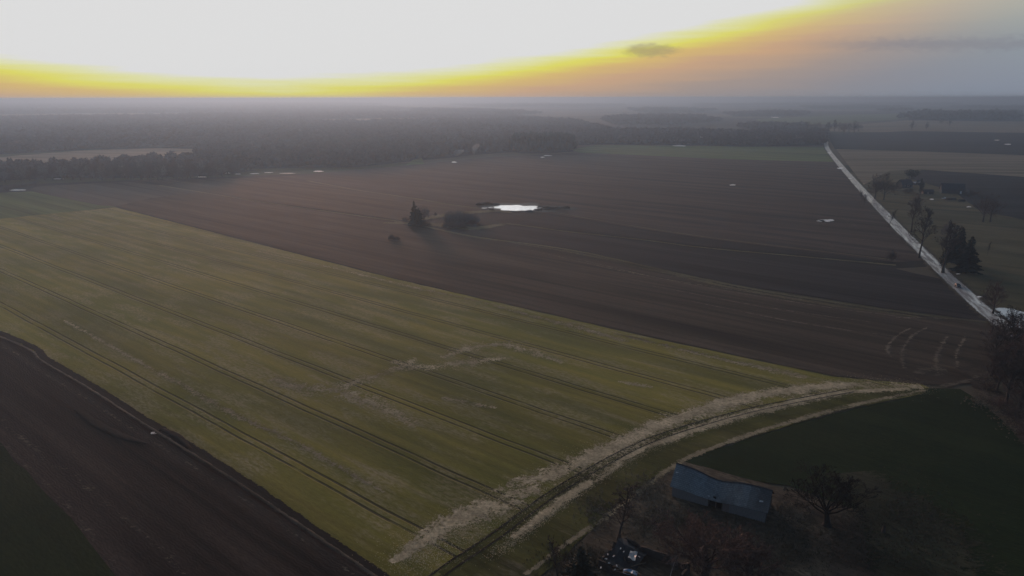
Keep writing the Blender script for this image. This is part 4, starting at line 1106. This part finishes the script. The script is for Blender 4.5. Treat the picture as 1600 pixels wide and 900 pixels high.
# --- collapsed house at the bottom edge
c0 = Vector(G(968, 851)); cl = Vector(G(925, 882)); cr_ = Vector(G(1100, 904))
ax = (cr_ - c0).normalized()
ruin = empty('ruined_house', (c0.x, c0.y, 0.2), math.atan2(ax.y, ax.x))
tag(ruin, 'roofless ruined house with dark walls and pale debris inside at the bottom edge', 'ruin')
RL, RW = 13.5, 8.5
def jag_wall(name, horizontal, pos, a, b, hb, seed):
    r = random.Random(seed)
    n = 10
    v, f = [], []
    for i in range(n + 1):
        q = a + (b - a) * i / n
        hh = hb * r.uniform(0.55, 1.1)
        for dd_, zz in ((0, 0), (0.35, 0), (0.35, hh), (0, hh)):
            v.append((q, pos + dd_, zz) if horizontal else (pos + dd_, q, zz))
    for i in range(n):
        o = i * 4
        for j in range(4):
            f.append((o + j, o + (j + 1) % 4, o + 4 + (j + 1) % 4, o + 4 + j))
    f += [(0, 1, 2, 3), (n * 4 + 3, n * 4 + 2, n * 4 + 1, n * 4)]
    ob = mesh_obj(name, v, f, M['brown_wall'], ruin)
    bm = bmesh.new(); bm.from_mesh(ob.data); bmesh.ops.recalc_face_normals(bm, faces=bm.faces); bm.to_mesh(ob.data); bm.free()
jag_wall('wall', True, -0.35, 0, RL, 1.9, 1)
jag_wall('wall', True, -RW, 0, RL, 1.6, 2)
jag_wall('wall', False, 0.0, -RW + 0.36, -0.36, 2.0, 3)
jag_wall('wall', False, RL - 0.35, -RW + 0.36, -0.36, 1.5, 4)
rr = random.Random(8)
slab('roof', ruin, M['roof_dark'], [[(0.5 + 5.2 * i / 5, -0.6 - 6.8 * j / 5, 1.9 - 0.25 * i + 0.35 * math.sin(j * 1.3) + rr.uniform(-0.25, 0.25) - 0.12 * j) for j in range(6)] for i in range(6)], 0.12)
for k in range(9):
    x_, y_ = rr.uniform(0.8, 12), rr.uniform(-7.5, -0.8)
    a = Vector((x_, y_, rr.uniform(0.2, 1.3))); b = a + Vector((rr.uniform(-3, 3), rr.uniform(-3, 3), rr.uniform(-0.2, 1.4)))
    acc = Acc(); acc.tube([np.array(a), np.array(b)], [0.11, 0.09], 4)
    mb = acc.mesh('rafter', M['timber'])
    ob = bpy.data.objects.new('rafter', mb); COL.objects.link(ob); ob.parent = ruin
def debris(name, label, cat, u, v, w, dpt, mat, z0=2.0, bend=0.2, group=None):
    x, y = G(u, v)
    x, y = x * (H - z0) / H, y * (H - z0) / H
    r = random.Random(int(u * 7 + v))
    rt = empty(name, (x, y, z0), r.uniform(0, 3))
    bpy.data.objects.remove(rt)
    rows = [[(w * (i / 3 - 0.5), dpt * (j / 3 - 0.5), r.uniform(-bend, bend)) for j in range(4)] for i in range(4)]
    ob = slab(name, None, mat, rows, 0.03)
    ob.location = (x, y, z0); ob.rotation_euler = (0, 0, r.uniform(0, 3))
    return tag(ob, label, cat, group)
debris('roofing_sheet', 'large pale grey sheet lying on the ruined house', 'sheet', 988, 868, 2.2, 1.3, M['pale_sheet'], 2.1)
debris('roofing_sheet', 'light blue sheet at the bottom edge of the ruined house', 'sheet', 984, 895, 2.4, 1.3, M['blue_sheet'], 1.6)
for i, (u, v) in enumerate([(969, 857), (958, 869), (946, 873), (951, 880), (963, 884), (938, 887), (960, 890), (974, 862), (998, 870), (949, 866)]):
    debris('rubble_piece', 'small pale scrap lying on the ruined house', 'rubble', u, v, 0.45, 0.2, M['pale_sheet'], 2.0, 0.05, 'pale scraps on the ruined house')

# --- gabled farm buildings in the distance
def gabled(name, label, cat, u, v, L, W, eave, ridge, rz, wall, roof, door=None, wins=(), chimney=False):
    x, y = G(u, v)
    rt = tag(empty(name, (x, y, 0.15), rz), label, cat)
    v_ = [(-L / 2, -W / 2, 0), (L / 2, -W / 2, 0), (L / 2, W / 2, 0), (-L / 2, W / 2, 0), (-L / 2, -W / 2, eave), (L / 2, -W / 2, eave), (L / 2, W / 2, eave), (-L / 2, W / 2, eave), (-L / 2, 0, ridge), (L / 2, 0, ridge)]
    mesh_obj('wall', v_, [(0, 1, 5, 4), (2, 3, 7, 6), (1, 2, 6, 9, 5), (3, 0, 4, 8, 7)], wall, rt)
    o = 0.5; k = (ridge - eave) / (W / 2)
    for sy in (-1, 1):
        rf = slab('roof', rt, roof, [[(-L / 2 - o, 0, ridge + 0.12), (-L / 2 - o, sy * (W / 2 + o), eave - k * o + 0.12)], [(L / 2 + o, 0, ridge + 0.12), (L / 2 + o, sy * (W / 2 + o), eave - k * o + 0.12)]], 0.1)
        if chimney and sy > 0:
            box('chimney', rf, M['brown_wall'], L * 0.15, L * 0.15 + 0.7, 0.4, 1.1, ridge - 0.8, ridge + 1.1)
    if door:
        box('door', rt, door[2], door[0], door[1], -W / 2 - 0.06, -W / 2 + 0.02, 0, min(2.4, eave - 0.2))
    for wx, wz, ww, wh in wins:
        wf = box('window', rt, M['white_wall'], wx - ww / 2, wx + ww / 2, -W / 2 - 0.05, -W / 2 + 0.02, wz, wz + wh)
        box('pane', wf, M['glass'], wx - ww / 2 + 0.12, wx + ww / 2 - 0.12, -W / 2 - 0.07, -W / 2 - 0.052, wz + 0.12, wz + wh - 0.12)
    return rt
gabled('farmhouse', 'small dark farmhouse with white-framed windows among farm trees', 'house', 1413, 294, 11, 8, 3.2, 7.2, 0.2, M['brown_wall'], M['roof_dark'], (4.2, 5.2, M['plank']), [(-3.2, 1.0, 1.7, 1.6), (0.8, 1.0, 1.7, 1.6)], True)
gabled('farm_barn', 'dark steep-roofed barn right of the small farmhouse', 'barn', 1487, 303, 17, 10, 3.0, 8.2, -0.35, M['brown_wall'], M['roof_dark'], (5.0, 6.4, M['white_wall']), [])
gabled('farm_shed', 'small low shed with a pale roof behind the farmhouse', 'shed', 1432, 290, 7, 4, 2.0, 2.8, 0.1, M['brown_wall'], M['pale_sheet'], (-1, 0, M['plank']))
gabled('farm_shed', 'low dark shed between the farmhouse and the farm barn', 'shed', 1449, 304, 8, 5, 2.1, 3.6, -0.2, M['brown_wall'], M['roof_dark'], (-1, 0.4, M['plank']))
gabled('distant_barn', 'long pale grey barn far off behind the narrow green field', 'barn', 1066, 226, 30, 12, 4.5, 8.0, 0.15, M['plank'], M['plank'], (-4, 0, M['plank_dark']))
gabled('distant_house', 'tiny white house far off right of the pale grey barn', 'house', 1098, 221, 10, 8, 5.0, 8.0, 0.1, M['white_wall'], M['pale_sheet'], (-1, 0, M['plank_dark']), [(2.5, 1.5, 1.4, 1.6)])
# woodpiles and a trailer in the farm yard
def woodpile(u, v, L, label, rz):
    x, y = G(u, v)
    acc = Acc()
    r = np.random.default_rng(int(u))
    for row in range(5):
        for k in range(int(L / 0.42) - row):
            xx = -L / 2 + 0.42 * k + 0.21 * row
            acc.tube([np.array((xx, -1.1, 0.22 + row * 0.37)), np.array((xx, 1.1, 0.22 + row * 0.37))], [0.2 * r.uniform(0.85, 1.1)] * 2, 6)
    ob = bpy.data.objects.new('log_pile', acc.mesh('log_pile', M['timber'])); COL.objects.link(ob)
    ob.location = (x, y, 0.15); ob.rotation_euler = (0, 0, rz)
    tag(ob, label, 'log pile')
woodpile(1486, 314, 9, 'longer log pile in front of the farm barn', 0.1)
woodpile(1503, 316, 6, 'shorter log pile right of the longer one by the farm barn', 0.2)

# --- cars
def car_mesh_set(paint):
    body = [(-2.15, 0.35), (-2.2, 0.75), (-2.05, 0.92), (-1.55, 0.98), (-0.95, 1.42), (0.45, 1.45), (1.15, 1.0), (1.95, 0.86), (2.18, 0.68), (2.2, 0.35)]
    def prof(pts, w, tw=None):
        v, n = [], len(pts)
        for s in (-1, 1):
            for (x, z) in pts:
                ww = w - (0.16 if z > 1.1 else 0.0)
                v.append((x, s * ww, z))
        f = [tuple(range(n - 1, -1, -1)), tuple(range(n, 2 * n))]
        for i in range(n):
            j = (i + 1) % n
            f.append((i, j, n + j, n + i))
        return v, f
    return prof(body, 0.86)
def car(u, v, rz, paint, label):
    x, y = G(u, v)
    rt = tag(empty('car', (x, y, 0.27), rz), label, 'car')
    vv, ff = car_mesh_set(paint)
    b = mesh_obj('body', vv, ff, paint, rt)
    bm = bmesh.new(); bm.from_mesh(b.data)
    bmesh.ops.recalc_face_normals(bm, faces=bm.faces)
    bmesh.ops.bevel(bm, geom=list(bm.edges), offset=0.06, segments=2, affect='EDGES')
    bm.to_mesh(b.data); bm.free()
    for s in (-1, 1):
        yy = s * 0.80
        mesh_obj('side_window', [(-1.3, yy - s * 0.02 + s * 0.06, 1.02), (0.85, yy + s * 0.04, 1.02), (0.38, yy - s * 0.085, 1.36), (-0.85, yy - s * 0.085, 1.36)], [(0, 1, 2, 3) if s < 0 else (3, 2, 1, 0)], M['glass'], rt)
    mesh_obj('windscreen', [(0.55, -0.66, 1.42), (0.55, 0.66, 1.42), (1.12, 0.76, 1.07), (1.12, -0.76, 1.07)], [(0, 3, 2, 1)], M['glass'], rt)
    mesh_obj('rear_window', [(-1.02, -0.66, 1.41), (-1.02, 0.66, 1.41), (-1.53, 0.76, 1.045), (-1.53, -0.76, 1.045)], [(0, 1, 2, 3)], M['glass'], rt)
    for wx in (-1.35, 1.35):
        for s in (-1, 1):
            a = Acc(); a.tube([np.array((wx, s * 0.70, 0.33)), np.array((wx, s * 0.90, 0.33))], [0.33, 0.33], 16)
            wheel = bpy.data.objects.new('wheel', a.mesh('wheel', M['rubber'])); COL.objects.link(wheel); wheel.parent = rt
            a = Acc(); a.tube([np.array((wx, s * 0.86, 0.33)), np.array((wx, s * 0.905, 0.33)), np.array((wx, s * 0.906, 0.33))], [0.2, 0.2, 0.01], 12)
            rim = bpy.data.objects.new('rim', a.mesh('rim', M['pale_sheet'])); COL.objects.link(rim); rim.parent = wheel
    for s in (-1, 1):
        box('headlight', rt, M['pale_sheet'], 2.13, 2.225, s * 0.62 - 0.16, s * 0.62 + 0.16, 0.62, 0.74)
        box('tail_light', rt, M['red_lens'], -2.225, -2.12, s * 0.66 - 0.12, s * 0.66 + 0.12, 0.7, 0.86)
    return rt
M['rubber'] = simple_mat('rubber', (0.012, 0.012, 0.012), (0.02, 0.02, 0.02), 4, 0.9, 0.2)
M['red_lens'] = simple_mat('red_lens', (0.25, 0.02, 0.02), (0.2, 0.015, 0.015), 4, 0.3, 0.5)
M['car_paint'] = simple_mat('car_paint', (0.018, 0.020, 0.028), (0.022, 0.024, 0.032), 1, 0.25, 0.6)
M['car_paint_pale'] = simple_mat('car_paint_pale', (0.42, 0.44, 0.46), (0.40, 0.42, 0.44), 1, 0.25, 0.6)
g0, g1 = Vector(G(1470, 424)), Vector(G(1530, 480))
car(1496, 450.5, math.atan2((g1 - g0).y, (g1 - g0).x), M['car_paint'], 'dark car driving on the wet gravel road past the spruces')
car(1476, 313, 0.3, M['car_paint_pale'], 'pale parked car in the farm yard left of the log piles')

# --- smoke wisps above the forest edge
m, N = new_mat('smoke_air')
o_ = N.n('ShaderNodeOutputMaterial'); pv = N.n('ShaderNodeVolumePrincipled')
pv.inputs['Color'].default_value = (0.95, 0.95, 0.95, 1); pv.inputs['Density'].default_value = 0.028
pv.inputs['Density Attribute'].default_value = ''; pv.inputs['Temperature Attribute'].default_value = ''
N.t.links.new(pv.outputs[0], o_.inputs['Volume'])
def smoke(u, v, w, hm, label):
    x, y = G(u, v)
    bm = bmesh.new()
    bmesh.ops.create_icosphere(bm, subdivisions=3, radius=1.0)
    for p in bm.verts:
        k = 1 + 0.25 * math.sin(p.co.x * 4 + p.co.z * 3) * math.cos(p.co.y * 5)
        t_ = (p.co.z + 1) / 2
        p.co = Vector((p.co.x * w * k * (0.3 + 0.7 * t_) + 6 * t_ * t_, p.co.y * w * k * (0.3 + 0.7 * t_), hm * t_ + 1.0))
    me = bpy.data.meshes.new('smoke'); bm.to_mesh(me); bm.free()
    me.materials.append(m)
    ob = bpy.data.objects.new('smoke', me); COL.objects.link(ob); ob.location = (x, y, 0.3)
    tag(ob, label, 'smoke', kind='stuff')
smoke(741, 243, 7, 16, 'thin white smoke plume rising at the forest edge')
smoke(714, 245, 12, 9, 'low drifting smoke left of the smoke plume')

# --- brush, dry tufts and rubble on the yard and under the thicket
def tufts(name, label, spots, n, mat, seed, hmax=0.5, cat='dry grass', wd=0.05):
    rng = np.random.default_rng(seed)
    V = []
    for _ in range(n):
        u, v, ru, rv = spots[rng.integers(len(spots))]
        x, y = G(u + rng.normal(0, ru), v + rng.normal(0, rv))
        for b in range(5):
            a = rng.uniform(0, 6.283); hh = rng.uniform(0.3, 1) * hmax; ln = rng.uniform(0.2, 1.1) * hmax
            p = np.array((x + rng.normal(0, 0.12), y + rng.normal(0, 0.12), 0.19))
            s_ = np.array((-math.sin(a), math.cos(a), 0)) * wd
            V += [p - s_, p + s_, p + np.array((math.cos(a) * ln, math.sin(a) * ln, hh))]
    V = np.array(V)
    tag(mesh_obj(name, V, np.arange(len(V)).reshape(-1, 3), mat), label, cat, kind='stuff')
M['dry'] = simple_mat('dry_grass', (0.24, 0.195, 0.14), (0.14, 0.112, 0.08), 0.8, 0.95, 0.1)
M['dull_dry'] = simple_mat('dull_dry_grass', (0.085, 0.07, 0.048), (0.05, 0.045, 0.03), 0.6, 0.95, 0.1)
tufts('dry_grass', 'pale matted dry grass and brush in the yard left of the barn', [(1020, 770, 14, 14), (1035, 800, 14, 10), (1000, 765, 14, 12), (930, 800, 14, 14), (1010, 820, 14, 10)], 1500, M['dry'], 1, 0.45)
tufts('dry_grass', 'pale brush and dead grass by the right end of the barn', [(1228, 796, 9, 5), (1245, 805, 10, 5)], 420, M['dry'], 2, 0.5)
tufts('dry_grass', 'leaf litter and dead grass at the foot of the right thicket', [(1545, 600, 6, 10), (1530, 628, 12, 5), (1560, 640, 10, 8), (1590, 665, 12, 8)], 900, M['dry'], 3, 0.5)
tufts('dry_grass', 'dull rough grass tussocks right of the spreading tree', [(1400, 800, 35, 28), (1440, 850, 45, 30), (1340, 840, 25, 30)], 3000, M['dull_dry'], 4, 0.4)
tufts('dry_grass', 'dull dead grass covering the yard before the barn', [(1150, 850, 70, 25), (1250, 850, 45, 25), (1080, 820, 50, 12), (900, 880, 30, 14)], 3500, M['dull_dry'], 5, 0.45)
def litter(name, label, line, sig, n, mat, seed):
    rng = np.random.default_rng(seed)
    L = np.array(smooth_line([G(*p) for p in line], 12))
    keep = 0.5 + 0.5 * np.sin(np.arange(len(L)) * 0.21 + seed) * np.sin(np.arange(len(L)) * 0.073 + 2 * seed)
    V = []
    while len(V) < n * 3:
        i = rng.integers(len(L))
        if rng.random() > keep[i] + 0.15: continue
        x, y = L[i] + rng.normal(0, sig, 2)
        a = rng.uniform(0, 6.283); ln = rng.uniform(0.1, 0.38); w = rng.uniform(0.02, 0.055)
        p = np.array((x, y, 0.275)); t_ = np.array((math.cos(a), math.sin(a), 0)); s_ = np.array((-t_[1], t_[0], 0)) * w
        V += [p - s_, p + s_, p + t_ * ln + np.array((0, 0, rng.uniform(0.0, 0.12)))]
    V = np.array(V)
    tag(mesh_obj(name, V, np.arange(len(V)).reshape(-1, 3), mat), label, 'straw', kind='stuff')
M['straw_bright'] = simple_mat('straw_bright', (0.66, 0.54, 0.36), (0.42, 0.34, 0.22), 0.9, 0.95, 0.05)
litter('straw_litter', 'loose bleached straw lying on the broad headland band', [(640, 872), (700, 836), (800, 785), (880, 746), (960, 704), (1060, 660), (1150, 632), (1240, 614), (1340, 604), (1430, 606)], 3.0, 20000, M['straw_bright'], 1)
litter('straw_litter', 'loose straw lying outside the turning track', [(770, 870), (850, 808), (930, 752), (1010, 704), (1100, 670), (1200, 642), (1300, 620)], 0.9, 8000, M['straw_bright'], 2)
# stump in the rough grass
sx, sy = G(1379, 834)
acc = Acc(); acc.tube([np.array((0, 0, -0.1)), np.array((0.05, 0, 0.6)), np.array((0.12, 0.05, 1.3))], [0.42, 0.3, 0.26], 9)
ob = bpy.data.objects.new('tree_stump', acc.mesh('tree_stump', M['bark'])); COL.objects.link(ob); ob.location = (sx, sy, 0.2)
tag(ob, 'short dark tree stump alone in the rough grass', 'stump')
